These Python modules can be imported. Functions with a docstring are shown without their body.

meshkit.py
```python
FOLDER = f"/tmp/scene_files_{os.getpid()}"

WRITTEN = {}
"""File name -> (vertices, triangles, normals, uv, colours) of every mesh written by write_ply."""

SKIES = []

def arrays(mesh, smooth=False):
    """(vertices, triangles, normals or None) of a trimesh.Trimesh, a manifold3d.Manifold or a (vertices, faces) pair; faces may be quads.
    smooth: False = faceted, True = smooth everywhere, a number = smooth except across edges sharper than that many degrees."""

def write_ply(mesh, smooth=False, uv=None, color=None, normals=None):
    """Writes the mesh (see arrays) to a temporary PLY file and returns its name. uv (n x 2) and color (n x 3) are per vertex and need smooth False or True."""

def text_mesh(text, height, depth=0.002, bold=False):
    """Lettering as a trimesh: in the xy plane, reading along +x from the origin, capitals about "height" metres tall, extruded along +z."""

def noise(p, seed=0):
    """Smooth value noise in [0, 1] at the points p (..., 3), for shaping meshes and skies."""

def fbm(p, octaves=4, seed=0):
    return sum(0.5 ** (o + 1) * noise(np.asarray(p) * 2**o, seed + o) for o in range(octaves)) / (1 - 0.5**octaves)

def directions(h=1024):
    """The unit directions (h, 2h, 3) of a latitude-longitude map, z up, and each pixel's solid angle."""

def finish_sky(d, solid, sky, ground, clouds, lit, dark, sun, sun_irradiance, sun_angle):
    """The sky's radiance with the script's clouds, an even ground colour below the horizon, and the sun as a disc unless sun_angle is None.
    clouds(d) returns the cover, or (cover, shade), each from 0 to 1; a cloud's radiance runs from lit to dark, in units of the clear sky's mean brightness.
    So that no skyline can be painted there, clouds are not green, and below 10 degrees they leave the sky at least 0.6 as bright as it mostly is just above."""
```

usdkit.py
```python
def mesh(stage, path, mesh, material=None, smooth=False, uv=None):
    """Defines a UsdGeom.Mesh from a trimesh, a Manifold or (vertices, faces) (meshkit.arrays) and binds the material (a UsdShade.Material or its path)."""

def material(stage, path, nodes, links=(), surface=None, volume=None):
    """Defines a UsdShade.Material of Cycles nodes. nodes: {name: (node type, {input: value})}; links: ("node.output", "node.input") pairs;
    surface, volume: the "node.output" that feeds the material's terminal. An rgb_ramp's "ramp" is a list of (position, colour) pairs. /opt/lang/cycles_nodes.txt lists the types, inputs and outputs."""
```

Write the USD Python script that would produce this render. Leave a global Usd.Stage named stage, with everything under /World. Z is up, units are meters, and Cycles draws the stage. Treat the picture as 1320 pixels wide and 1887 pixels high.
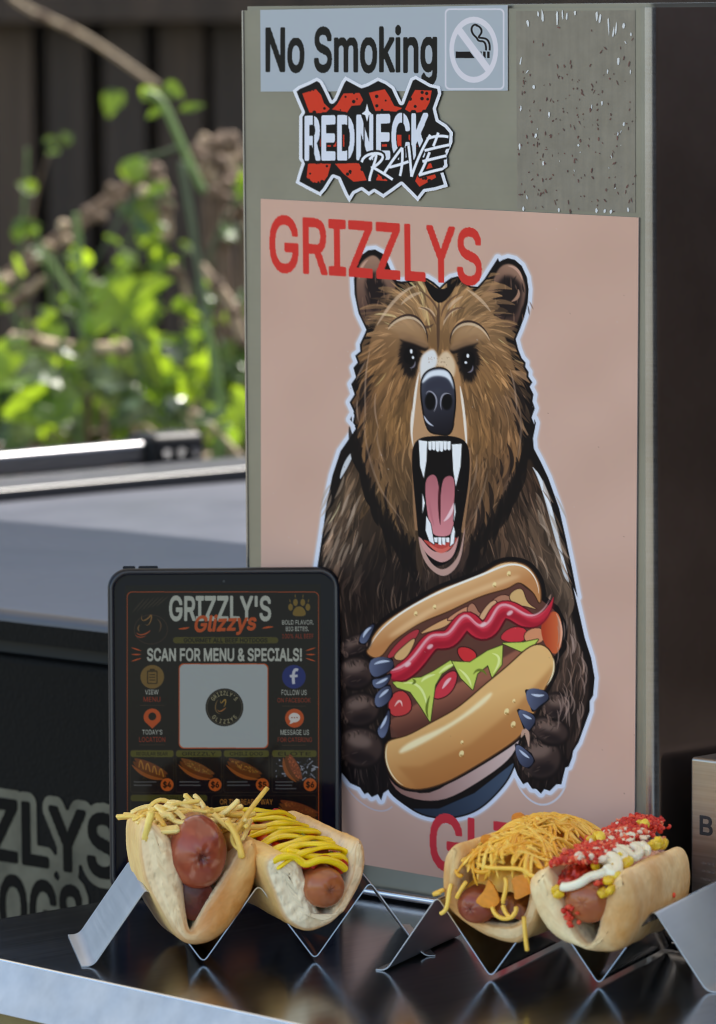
import math, random
import numpy as np, shapely, trimesh, meshkit, usdkit
from scipy import ndimage
from scipy.interpolate import CubicSpline
from shapely import union_all, affinity, box, LineString, Point
from shapely.ops import transform as shp_transform
from pxr import Gf, Sdf, Usd, UsdGeom, UsdLux, UsdShade, Vt

stage = Usd.Stage.CreateInMemory()
UsdGeom.SetStageUpAxis(stage, UsdGeom.Tokens.z); UsdGeom.SetStageMetersPerUnit(stage, 1.0)
WORLD = UsdGeom.Xform.Define(stage, '/World')
ZC0 = 0.9                                            # height of the counter top above the ground

# ---------------------------------------------------------------- camera (x runs along the front of the steel cabinet, y into it)
PHI, PITCH, ROLL, FPX = 0.786120, 0.094905, -0.006979, 9696.39
CAM = np.array([2.408766, -2.305316, 0.551805 + ZC0])
PW, PH = 1320., 1887.
r0 = np.array([math.cos(PHI), math.sin(PHI), 0]); f0 = np.array([-math.sin(PHI), math.cos(PHI), 0]); u0 = np.array([0, 0, 1.])
FWD = math.cos(PITCH) * f0 - math.sin(PITCH) * u0; up1 = math.cos(PITCH) * u0 + math.sin(PITCH) * f0
RIGHT = math.cos(ROLL) * r0 + math.sin(ROLL) * up1; UP = -math.sin(ROLL) * r0 + math.cos(ROLL) * up1
cam = UsdGeom.Camera.Define(stage, '/World/camera')
m = Gf.Matrix4d(1.0)
for i, v in enumerate((RIGHT, UP, -FWD, CAM)): m.SetRow(i, Gf.Vec4d(*map(float, v), 1.0 if i == 3 else 0.0))
cam.AddTransformOp().Set(m)
AP = 24.0
cam.CreateHorizontalApertureAttr(AP); cam.CreateVerticalApertureAttr(AP * 1024 / 716); cam.CreateFocalLengthAttr(AP * FPX / PW)
cam.CreateClippingRangeAttr(Gf.Vec2f(0.1, 400))
cam.CreateFStopAttr(9.0); cam.CreateFocusDistanceAttr(3.17)
cam.CreateExposureAttr(EXPOSURE := 1.25)

# ---------------------------------------------------------------- sky and sun
SUN_EL, SUN_AZ = math.radians(50), math.radians(-8)        # azimuth from +y towards +x
sdir = np.array([math.sin(SUN_AZ) * math.cos(SUN_EL), math.cos(SUN_AZ) * math.cos(SUN_EL), math.sin(SUN_EL)])
sky = UsdLux.DomeLight.Define(stage, '/World/sky')
skym = usdkit.material(stage, '/World/Looks/sky', {'t': ('sky_texture', {'sky_type': 'single_scattering', 'sun_disc': False, 'sun_elevation': SUN_EL, 'sun_rotation': SUN_AZ}), 'b': ('background_shader', {'strength': 0.12})}, [('t.color', 'b.color')], surface='b.background')
UsdShade.MaterialBindingAPI.Apply(sky.GetPrim()).Bind(skym); sky.GetPrim().SetCustomDataByKey('kind', 'structure')
sun = UsdLux.DistantLight.Define(stage, '/World/sun')
sun.CreateIntensityAttr(1.25); sun.CreateAngleAttr(0.53); sun.CreateNormalizeAttr(True); sun.CreateColorAttr(Gf.Vec3f(1.0, 0.94, 0.85))
zax = sdir; xax = np.cross([0, 0, 1.], zax); xax /= np.linalg.norm(xax); yax = np.cross(zax, xax)
ms = Gf.Matrix4d(1.0)
for i, v in enumerate((xax, yax, zax)): ms.SetRow(i, Gf.Vec4d(*map(float, v), 0.0))
sun.AddTransformOp().Set(ms)

# ---------------------------------------------------------------- helpers
def ray(px, py): return FWD + RIGHT * (px - PW / 2) / FPX - UP * (py - PH / 2) / FPX      # a pixel of the photograph to a direction
def onz(px, py, z=0.): d = ray(px, py); return CAM + d * ((z + ZC0 - CAM[2]) / d[2])      # ... to a point at height z above the counter
def ony(px, py, y=0.): d = ray(px, py); return CAM + d * ((y - CAM[1]) / d[1])
def far(px, py, dist): return CAM + ray(px, py) * dist                                     # ... to a point so many metres away
def lin(c): c = np.asarray(c, float) / 255.; return np.where(c <= .04045, c / 12.92, ((c + .055) / 1.055) ** 2.4)

_names = {}
def numbered(parent, name):
    k = (parent, name); n = _names.get(k, -1) + 1; _names[k] = n
    return name if n == 0 else f'{name}_{n:03d}'
def key(prim, **kw):
    for k, v in kw.items():
        if v: prim.SetCustomDataByKey(k, v)
    return prim
def thing(name, label, category, loc=(0, 0, 0), group=None):
    p = '/World/' + numbered('/World', name); x = UsdGeom.Xform.Define(stage, p); x.AddTranslateOp().Set(Gf.Vec3d(*map(float, loc)))
    return key(x.GetPrim(), label=label, category=category, group=group)
def base_of(parent):
    q = parent; t = np.zeros(3)
    while q and q.GetPath() != Sdf.Path('/World'):
        a = q.GetAttribute('xformOp:translate').Get() if q.GetTypeName() == 'Xform' else None
        if a: t += np.array(a)
        q = q.GetParent()
    return t
def part(name, mesh, mat, parent=None, smooth=30, label=None, kind=None, color=None):
    """One Mesh prim. The mesh is given in world coordinates; color: one colour (linear) per vertex, kept as a primvar."""
    pp = parent.GetPath().pathString if parent else '/World'
    path = pp + '/' + numbered(pp, name)
    off = base_of(parent) if parent else np.zeros(3)
    if isinstance(mesh, list): mesh = trimesh.util.concatenate(mesh)
    if hasattr(mesh, 'vertices'): mesh = trimesh.Trimesh(np.array(mesh.vertices) - off, mesh.faces, process=False)
    else: mesh = (np.asarray(mesh[0], float) - off, mesh[1])
    v_, f_ = (mesh.vertices, mesh.faces) if hasattr(mesh, 'vertices') else mesh
    used = np.zeros(len(v_), bool); used[np.asarray(f_).ravel()] = True
    if not used.all():
        mesh = M(np.asarray(v_)[used], (np.cumsum(used) - 1)[np.asarray(f_)]); color = None if color is None else np.asarray(color)[used]
    m = usdkit.mesh(stage, path, mesh, mat, smooth=(True if color is not None else smooth))
    if color is not None:
        UsdGeom.PrimvarsAPI(m).CreatePrimvar('ink', Sdf.ValueTypeNames.Color3fArray, 'vertex').Set(Vt.Vec3fArray.FromNumpy(np.asarray(color, np.float32)))
    return key(m.GetPrim(), label=label, kind=kind)

def M(verts, faces): return trimesh.Trimesh(np.asarray(verts, float), np.asarray(faces, int), process=False)
def boxm(x0, y0, z0, x1, y1, z1, bevel=0.):
    if not bevel:
        b = trimesh.creation.box((x1 - x0, y1 - y0, z1 - z0)); b.apply_translation(((x0 + x1) / 2, (y0 + y1) / 2, (z0 + z1) / 2)); return b
    import manifold3d as m3
    b = bevel; pts = []
    for sx, x in ((1, x0), (-1, x1)):
        for sy, y in ((1, y0), (-1, y1)):
            for sz, z in ((1, z0), (-1, z1)):
                for a in np.radians([0, 22.5, 45, 67.5, 90]):
                    for e in np.radians([0, 30, 60, 90]):
                        d = np.array([math.cos(a) * math.cos(e), math.sin(a) * math.cos(e), math.sin(e)])
                        pts.append([x + sx * b * (1 - d[0]), y + sy * b * (1 - d[1]), z + sz * b * (1 - d[2])])
    h = m3.Manifold.hull_points(np.array(pts)); q = h.to_mesh(); return M(q.vert_properties[:, :3], q.tri_verts)
def extrude(poly, h, T=None):
    t = trimesh.util.concatenate([trimesh.creation.extrude_polygon(g, h, engine='earcut') for g in getattr(poly, 'geoms', [poly])])
    if T is not None: t.apply_transform(T)
    return t
def frame(o, x, y, z):
    T = np.eye(4); T[:3, 0], T[:3, 1], T[:3, 2], T[:3, 3] = x, y, z, o; return T
def tube(path, r, n=8, cap=True, squash=1., ref=(0, 0, 1.)):
    path = np.asarray(path, float); N = len(path); r = np.broadcast_to(r, N)
    d = np.gradient(path, axis=0); d /= np.linalg.norm(d, axis=1, keepdims=True) + 1e-12
    u = np.cross(d, ref); bad = np.linalg.norm(u, axis=1) < 1e-3; u[bad] = np.cross(d[bad], [1., .3, 0]); u /= np.linalg.norm(u, axis=1, keepdims=True); v = np.cross(u, d)
    a = np.linspace(0, 2 * np.pi, n, endpoint=False)
    P = path[:, None] + r[:, None, None] * (np.cos(a)[None, :, None] * u[:, None] + squash * np.sin(a)[None, :, None] * v[:, None])
    V = P.reshape(-1, 3); F = []
    for i in range(N - 1):
        for j in range(n):
            k = (j + 1) % n; F += [[i * n + j, (i + 1) * n + j, (i + 1) * n + k], [i * n + j, (i + 1) * n + k, i * n + k]]
    if cap:
        V = np.vstack([V, path[0] - d[0] * r[0] * .5, path[-1] + d[-1] * r[-1] * .5]); c0, c1 = len(V) - 2, len(V) - 1
        for j in range(n):
            k = (j + 1) % n; F += [[c0, j, k], [c1, (N - 1) * n + k, (N - 1) * n + j]]
    t = M(V, F); t.invert() if t.volume < 0 else None
    return t
def grid_mesh(o, ex, ey, nx, ny, keep=None):
    """A flat sheet of nx by ny points from corner o (top left) along ex and ey."""
    u, v = np.meshgrid(np.linspace(0, 1, nx), np.linspace(0, 1, ny))
    V = o + u.ravel()[:, None] * ex + v.ravel()[:, None] * ey
    i = (np.arange(ny - 1)[:, None] * nx + np.arange(nx - 1)).ravel()
    if keep is not None: i = i[keep]
    F = np.vstack([np.stack([i, i + nx, i + nx + 1], 1), np.stack([i, i + nx + 1, i + 1], 1)])
    return V, F

# ---------------------------------------------------------------- materials
def mat(name, nodes, links=(), surface='p.BSDF'): return usdkit.material(stage, '/World/Looks/' + name, nodes, links, surface=surface)
def plain(name, rgb, rough=.5, metal=0., noise=0., scale=60., bump=0., **kw):
    n = {'p': ('principled_bsdf', dict(base_color=tuple(rgb), roughness=rough, metallic=metal, **kw))}; l = []
    if noise or bump:
        n['t'] = ('texture_coordinate', {}); n['n'] = ('noise_texture', {'scale': scale, 'detail': 5., 'roughness': .6}); l += [('t.object', 'n.vector')]
    if noise:
        c = np.array(rgb); n['r'] = ('rgb_ramp', {'ramp': [(.3, tuple(c * (1 - noise))), (.7, tuple(np.minimum(c * (1 + noise), 1)))]}); l += [('n.fac', 'r.fac'), ('r.color', 'p.base_color')]
    if bump:
        n['b'] = ('bump', {'strength': .5, 'distance': bump}); l += [('n.fac', 'b.height'), ('b.normal', 'p.normal')]
    return mat(name, n, l)
def inked(name, rough=.5, bump=0., scale=300., **kw):
    n = {'a': ('attribute', {'attribute': 'ink'}), 'p': ('principled_bsdf', dict(roughness=rough, **kw))}; l = [('a.color', 'p.base_color')]
    if bump:
        n['t'] = ('texture_coordinate', {}); n['n'] = ('noise_texture', {'scale': scale, 'detail': 4.}); n['b'] = ('bump', {'strength': .6, 'distance': bump}); l += [('t.object', 'n.vector'), ('n.fac', 'b.height'), ('b.normal', 'p.normal')]
    return mat(name, n, l)
def steel(name, rgb, rough, brush=(4., 4., 900.), amount=.1, bump=.00003, smudge=.06, scratch=0., cloud=9.):
    """Brushed stainless: fine stretched grain in roughness and relief, and broad smudges."""
    n = {'t': ('texture_coordinate', {}), 'm': ('mapping', {'scale': brush}), 'g': ('noise_texture', {'scale': 1., 'detail': 3.}), 's': ('noise_texture', {'scale': cloud, 'detail': 6., 'roughness': .6}),
         'r1': ('math', {'math_type': 'multiply_add', 'value2': amount, 'value3': rough - amount / 2}), 'r2': ('math', {'math_type': 'multiply_add', 'value2': smudge}), 'b': ('bump', {'strength': .6, 'distance': bump}),
         'c': ('rgb_ramp', {'ramp': [(.25, tuple(np.array(rgb) * .74)), (.75, rgb)]}), 'p': ('principled_bsdf', {'metallic': 1., 'base_color': rgb})}
    l = [('t.object', 'm.vector'), ('m.vector', 'g.vector'), ('t.object', 's.vector'), ('g.fac', 'r1.value1'), ('s.fac', 'r2.value1'), ('r1.value', 'r2.value3'), ('r2.value', 'p.roughness'), ('g.fac', 'b.height'), ('b.normal', 'p.normal'), ('s.fac', 'c.fac'), ('c.color', 'p.base_color')]
    return mat(name, n, l)

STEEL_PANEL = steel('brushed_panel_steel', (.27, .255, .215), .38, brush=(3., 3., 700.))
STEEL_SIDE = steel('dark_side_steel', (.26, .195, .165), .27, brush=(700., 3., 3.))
STEEL_TOP = steel('counter_steel', (.42, .42, .45), .12, brush=(500., 6., 6.), amount=.08, bump=.00002, smudge=.06)
STEEL_EDGE = steel('counter_edge_steel', (.62, .62, .64), .42, brush=(30., 30., 30.), amount=.35, bump=.0006, smudge=.25, cloud=55.)
STEEL_HOLDER = steel('holder_steel', (.58, .59, .61), .07, brush=(60., 60., 60.), amount=.05, bump=.00001, smudge=.05)
STEEL_HOLDER_END = steel('brushed_holder_steel', (.62, .63, .65), .40, brush=(9., 9., 500.), amount=.16, bump=.00004)
CHROME = plain('chrome', (.66, .66, .68), .14, 1.)
BOX_STEEL = steel('box_steel', (.56, .52, .46), .26, brush=(3., 3., 600.), amount=.08)
CORNER = steel('corner_steel', (.36, .345, .345), .2, brush=(3., 3., 300.), amount=.06)
BLACK_GAP = plain('black_gap', (.008, .008, .008), .8)

# ---------------------------------------------------------------- the yard: ground, fence
GROUND = mat('dry_grass_ground', {'t': ('texture_coordinate', {}), 'n': ('noise_texture', {'scale': 1.2, 'detail': 8., 'roughness': .65}), 'f': ('noise_texture', {'scale': 60., 'detail': 4.}),
    'r': ('rgb_ramp', {'ramp': [(.3, (.16, .14, .075)), (.5, (.27, .23, .13)), (.7, (.36, .31, .20))]}), 'x': ('mix', {'mix_type': 'multiply', 'fac': .5}), 'b': ('bump', {'strength': .8, 'distance': .02}), 'p': ('principled_bsdf', {'roughness': .9})},
    [('t.object', 'n.vector'), ('t.object', 'f.vector'), ('n.fac', 'r.fac'), ('r.color', 'x.color1'), ('f.color', 'x.color2'), ('x.color', 'p.base_color'), ('f.fac', 'b.height'), ('b.normal', 'p.normal')])
gv, gf = grid_mesh(np.array([-60., 60, 0]), np.array([120., 0, 0]), np.array([0, -120., 0]), 61, 61)
part('ground', (gv, gf), GROUND, None, smooth=False, kind='structure')

RNG = np.random.default_rng(11)
WOODS = []
for i, c in enumerate(((.048, .031, .020), (.034, .023, .016), (.062, .041, .027), (.043, .030, .022))):
    WOODS.append(mat(f'fence_wood_{i}', {'t': ('texture_coordinate', {}), 'm': ('mapping', {'scale': (30., 30., 1.6)}), 'n': ('noise_texture', {'scale': 1.2, 'detail': 7., 'roughness': .65, 'distortion': .8}),
        'r': ('rgb_ramp', {'ramp': [(.3, tuple(np.array(c) * .55)), (.7, tuple(np.array(c) * 1.25))]}), 'b': ('bump', {'strength': .7, 'distance': .004}), 'p': ('principled_bsdf', {'roughness': .85})},
        [('t.object', 'm.vector'), ('m.vector', 'n.vector'), ('n.fac', 'r.fac'), ('r.color', 'p.base_color'), ('n.fac', 'b.height'), ('b.normal', 'p.normal')]))
FDIST = 6.6
fo = far(230, 500, FDIST); fo[2] = 0
fx, fy = r0, f0                                              # the fence runs across the view
FT = lambda x, y, z: fo + fx * x + fy * y + np.array([0, 0, 1.]) * z
fence = thing('paling_fence', 'tall weathered dark wooden paling fence behind the plants', 'fence', fo)
def paling(x, y, w, mi):
    b = boxm(-w / 2, 0, .03, w / 2, .018, 1.98 + RNG.normal(0, .008)); b.apply_transform(frame(FT(x, y + RNG.normal(0, .002), 0), fx, fy, (0, 0, 1))); part('paling', b, WOODS[mi], fence, smooth=False)
for i in range(-24, 44): paling(i * .069 + RNG.normal(0, .002), 0, .055 * RNG.uniform(.9, 1.05), RNG.integers(4))
for i in range(-9, 16): paling(i * .19 + .03, .09, .186, 1)
for z in (.35, 1.44):
    b = boxm(-1.7, -.045, z, 2.95, -.002, z + .095, .004); b.apply_transform(frame(FT(0, 0, 0), fx, fy, (0, 0, 1))); part('rail', b, WOODS[0], fence, smooth=False)
side_o = FT(2.95, 0, 0); sx = np.array([.55, -.835, 0]); sx /= np.linalg.norm(sx); sy = np.array([-sx[1], sx[0], 0])
fence2 = thing('paling_fence', 'dark wooden paling fence running forward along the right of the yard', 'fence', side_o)
for i in range(46):
    w = .145 * RNG.uniform(.95, 1.03); b = boxm(-w / 2, 0, .03, w / 2, .02, 1.98 + RNG.normal(0, .01)); b.apply_transform(frame(side_o + sx * (i * .15 + .1), sx, sy, (0, 0, 1)))
    part('paling', b, WOODS[RNG.integers(4)], fence2, smooth=False)

# ---------------------------------------------------------------- the black lidded box left of the cabinet
BLACK_LID = mat('black_lid_paint', {'t': ('texture_coordinate', {}), 'n': ('noise_texture', {'scale': 7., 'detail': 8., 'roughness': .7, 'distortion': .6}), 'r': ('rgb_ramp', {'ramp': [(.35, (.022, .025, .040)), (.62, (.031, .035, .055)), (.75, (.042, .045, .062))]}),
    'q': ('math', {'math_type': 'multiply_add', 'value2': .2, 'value3': .32}), 'p': ('principled_bsdf', {'specular_ior_level': .8})}, [('t.object', 'n.vector'), ('n.fac', 'r.fac'), ('r.color', 'p.base_color'), ('n.fac', 'q.value1'), ('q.value', 'p.roughness')])
BLACK_BODY = mat('black_textured_paint', {'t': ('texture_coordinate', {}), 'v': ('voronoi_texture', {'scale': 420.}) if False else ('noise_texture', {'scale': 380., 'detail': 2.}), 'b': ('bump', {'strength': .6, 'distance': .0012}), 'p': ('principled_bsdf', {'base_color': (.006, .006, .006), 'roughness': .6, 'specular_ior_level': .06})}, [('t.object', 'v.vector'), ('v.fac', 'b.height'), ('b.normal', 'p.normal')])
BLACK_PLASTIC = plain('black_plastic', (.014, .014, .016), .38)
bx = thing('lidded_box', 'large black lidded metal box with a white stencilled nameplate on its front', 'storage box', (-.4, .3, 0))
BZ = ZC0
part('body', [boxm(-.93, .004, .06, -.022, .93, BZ + .124, .006)], BLACK_BODY, bx)
part('lid_seal', boxm(-.92, .012, BZ + .123, -.03, .92, BZ + .139), BLACK_GAP, bx)
# the lid: slightly crowned top with rolled edges
nx_, ny_ = 60, 60
X, Y = np.meshgrid(np.linspace(-.945, -.012, nx_), np.linspace(-.004, .945, ny_)); sX, sY = (X + .945) / .933, (Y + .004) / .949
ed = np.minimum(np.minimum(X + .945, -.012 - X), np.minimum(Y + .004, .945 - Y)); rr = .0065
Zt = .152 + .010 * np.sin(np.pi * np.clip(sX, 0, 1)) ** .6 * np.sin(np.pi * np.clip(sY, 0, 1)) ** .6
def warp(u, a, b, e):                                       # cluster rows of points at the rolled edges
    t = np.linspace(0, 1, u); return np.r_[a, a + e * (1 - np.cos(np.linspace(0, np.pi / 2, 7)[1:])), np.linspace(a + e, b - e, u)[1:-1], b - e * (1 - np.cos(np.linspace(np.pi / 2, 0, 7)[:-1])), b]
gx, gy = warp(40, -.945, -.012, rr), warp(40, -.004, .945, rr)
X, Y = np.meshgrid(gx, gy); e = np.minimum(np.minimum(X + .945, -.012 - X), np.minimum(Y + .004, .945 - Y)); e = np.clip(e, 0, rr)
Zt = .1535 + .010 * (np.sin(np.pi * (X + .945) / .933) * np.sin(np.pi * (Y + .004) / .949)) ** .5 + rr * (np.sqrt(np.clip(1 - (1 - e / rr) ** 2, 0, 1)) - 1) + .0015 * meshkit.fbm(np.stack([X * 7, Y * 7, X * 0], -1), 3)
nr, nc = X.shape; V = np.stack([X.ravel(), Y.ravel(), Zt.ravel() + BZ], 1); i = (np.arange(nr - 1)[:, None] * nc + np.arange(nc - 1)).ravel()
Fq = np.vstack([np.stack([i, i + 1, i + nc + 1], 1), np.stack([i, i + nc + 1, i + nc], 1)])
bd = np.r_[np.arange(nc), np.arange(1, nr) * nc + nc - 1, (nr - 1) * nc + np.arange(nc - 2, -1, -1), np.arange(nr - 2, 0, -1) * nc]
low = V[bd].copy(); low[:, 2] = BZ + .1345; k0 = len(V); nb = len(bd)
Fs = np.vstack([[[bd[j], k0 + j, k0 + (j + 1) % nb], [bd[j], k0 + (j + 1) % nb, bd[(j + 1) % nb]]] for j in range(nb)])
part('lid', M(V, Fq), BLACK_LID, bx, smooth=50); part('lid_rim', M(np.vstack([V, low]), Fs), BLACK_BODY, bx, smooth=50)
for q in range(5):                                           # louvre ribs along the far left edge
    x = -.775 - q * .027; part('rib', boxm(x - .009, .12, BZ + .155, x + .009, .85, BZ + .172 - q * .0012, .003), BLACK_PLASTIC, bx)
part('rail_bar', boxm(-.945, .05, BZ + .163, -.925, .768, BZ + .183, .005), plain('dull_bar', (.15, .15, .16), .36, 1.), bx)
cap_ = part('rail_end', boxm(-.955, .765, BZ + .158, -.915, .828, BZ + .189, .008), plain('end_plastic', (.008, .008, .009), .5, specular_ior_level=.2), bx)
for q in range(3): part('cap_screw', [trimesh.creation.cylinder(.0045, .004, sections=16, transform=trimesh.transformations.rotation_matrix(math.pi / 2, (0, 1, 0), (0, 0, 0))).apply_translation((-.9145, .779 + q * .017, BZ + .173))], CHROME, cap_)

# ---------------------------------------------------------------- the cloth canopy that shades the stall
CLOTH = mat('canopy_cloth', {'d': ('diffuse_bsdf', {'color': (.66, .63, .57)}), 'l': ('translucent_bsdf', {'color': (.70, .64, .53)}), 'x': ('mix_closure', {'fac': .45})}, [('d.BSDF', 'x.closure1'), ('l.BSDF', 'x.closure2')], surface='x.closure')
cnp = thing('stall_canopy', 'pale cloth canopy on four slim posts shading the stall', 'canopy', (.1, 0, 0))
X0c, X1c, Y0c, Y1c, HC = -2.3, 2.0, -1.5, 1.42, 2.35
cx_, cy_ = (X0c + X1c) / 2, (Y0c + Y1c) / 2
part('cloth', M([[X0c, Y0c, HC], [X1c, Y0c, HC], [X1c, Y1c, HC], [X0c, Y1c, HC], [cx_, cy_, HC + .75]], [[0, 1, 4], [1, 2, 4], [2, 3, 4], [3, 0, 4]]), CLOTH, cnp, smooth=False)
for x, y in ((X0c, Y0c), (X0c, Y1c), (X1c, Y1c), (X1c, Y0c)): part('post', boxm(x - .018, y - .018, 0, x + .018, y + .018, HC), plain('canopy_post', (.5, .5, .5), .5) if (x, y) == (X0c, Y0c) else '/World/Looks/canopy_post', cnp, smooth=False)

# ---------------------------------------------------------------- the steel cabinet
cab = thing('steel_cabinet', 'upright brushed stainless cabinet carrying the signs and posters', 'cabinet', (.17, .2, ZC0))
CW, CD, CH = .3452, .46, .5554
prof = box(0, 0, CW, CD).buffer(0)
def rounded(w, d, r1, r2):
    a = np.linspace(0, np.pi / 2, 9); c = lambda x, y, r, s: [(x + r * math.cos(t), y + r * math.sin(t)) for t in s + a]
    return shapely.Polygon(c(w - r1, r1, r1, -np.pi / 2) + c(w - r2, d - r2, r2, 0) + c(r2, d - r2, r2, np.pi / 2) + c(r2, r2, r2, np.pi))
def loft_shell(poly, z0, z1): return extrude(poly, z1 - z0, frame((0, 0, z0), (1, 0, 0), (0, 1, 0), (0, 0, 1)))
shell = loft_shell(rounded(CW, CD, .0085, .0012), ZC0 + .006, ZC0 + CH - .0025)
# front and side share one folded sheet: front faces take the pale steel, the right side the dark one
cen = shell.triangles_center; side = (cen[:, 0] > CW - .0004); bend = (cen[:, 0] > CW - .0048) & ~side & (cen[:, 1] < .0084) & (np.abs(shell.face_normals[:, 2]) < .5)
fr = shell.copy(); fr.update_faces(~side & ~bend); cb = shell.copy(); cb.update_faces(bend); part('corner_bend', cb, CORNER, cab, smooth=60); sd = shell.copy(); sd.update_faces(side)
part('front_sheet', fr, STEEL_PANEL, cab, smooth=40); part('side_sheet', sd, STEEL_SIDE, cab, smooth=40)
part('top_sheet', loft_shell(rounded(CW - .004, CD - .004, .007, .001).buffer(0), ZC0 + CH - .0025, ZC0 + CH).apply_translation((.002, .002, 0)), STEEL_PANEL, cab, smooth=40)
part('foot_strip', boxm(.004, .006, ZC0 + .0003, CW - .004, CD - .01, ZC0 + .006), BLACK_GAP, cab, smooth=False)
part('edge_fold', tube([(.0006, -.0002, ZC0 + z) for z in np.linspace(.008, CH - .003, 10)], .0008, 10), CORNER, cab); part('base_bead', tube([(x, -.0045, ZC0 + .0042) for x in np.linspace(-.002, .62, 12)], .0028, 14), CHROME, cab)
# remains of an old label: thin flecks of paper and glue
R = np.random.default_rng(21); wv, wf, bv, bf = [], [], [], []
def fleck(px, py, lx, ly, rot, lst, fl):
    c = ony(px, py, -.0004); n = 7; base = len(lst); a = np.linspace(0, 2 * np.pi, n, endpoint=False)
    for t in a:
        r = R.uniform(.6, 1.15); dx, dz = lx * r * math.cos(t), ly * r * math.sin(t); lst.append([c[0] + dx * math.cos(rot) - dz * math.sin(rot), -.0004 - .0001 * R.random(), c[2] + dx * math.sin(rot) + dz * math.cos(rot)])
    for j in range(1, n - 1): fl.append([base, base + j, base + j + 1])
for px, py, L in ((973, 42, 8), (992, 25, 7), (1000, 28, 15), (1027, 34, 18), (1037, 26, 11), (1045, 30, 9), (1060, 24, 5), (1100, 28, 12), (1106, 34, 10), (1122, 45, 22), (1136, 50, 15), (1150, 46, 8), (1163, 63, 5), (1131, 60, 12), (960, 112, 12), (1140, 112, 9), (960, 200, 8), (1012, 212, 7), (988, 250, 6), (958, 270, 7), (1150, 228, 5), (965, 384, 6), (1030, 386, 5), (1100, 388, 6), (1115, 389, 5), (1126, 390, 6), (1158, 386, 5), (1002, 300, 6), (1066, 268, 4), (984, 160, 5), (1110, 190, 5), (1120, 132, 5)):
    fleck(px, py, R.uniform(.7, 1.2) * .001, L * .00028, R.normal(0, .12), wv, wf)
for _ in range(150):
    px, py = R.uniform(955, 1172), 45 + 345 * R.beta(1.6, 1.3); fleck(px, py, R.uniform(.15, .6) * .001, R.uniform(.3, 1.6) * .001, R.normal(0, .6), wv, wf) if R.random() < .12 else fleck(px, py, R.uniform(.25, .8) * .001, R.uniform(.5, 1.9) * .001, R.normal(0, .6), bv, bf)
for _ in range(60):
    px, py = R.uniform(955, 1172), R.uniform(130, 385); fleck(px, py, R.uniform(.2, .6) * .001, R.uniform(.3, 1.) * .001, R.normal(0, .6), bv, bf)
fl = key(part('label_residue', M(wv, wf), plain('old_paper', (.62, .62, .64), .6), cab, smooth=False), label='white shreds left where a label was scraped off', kind='stuff')
key(part('label_residue', M(bv, bf), plain('old_glue', (.12, .05, .04), .6, noise=.6, scale=400.), cab, smooth=False), label='brown glue specks left by an old label', kind='stuff')
# worn patch where the label sat
q0, q1 = ony(952, 20, 0), ony(1172, 392, 0)
part('worn_patch', M([[q0[0], -.0002, q0[2]], [q1[0], -.0002, q0[2]], [q1[0], -.0002, q1[2]], [q0[0], -.0002, q1[2]]], [[0, 2, 1], [0, 3, 2]]), steel('worn_steel', (.275, .246, .208), .42, brush=(260., 260., 18.), amount=.3, bump=.00008, smudge=.22, cloud=75.), cab, smooth=False)

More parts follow.
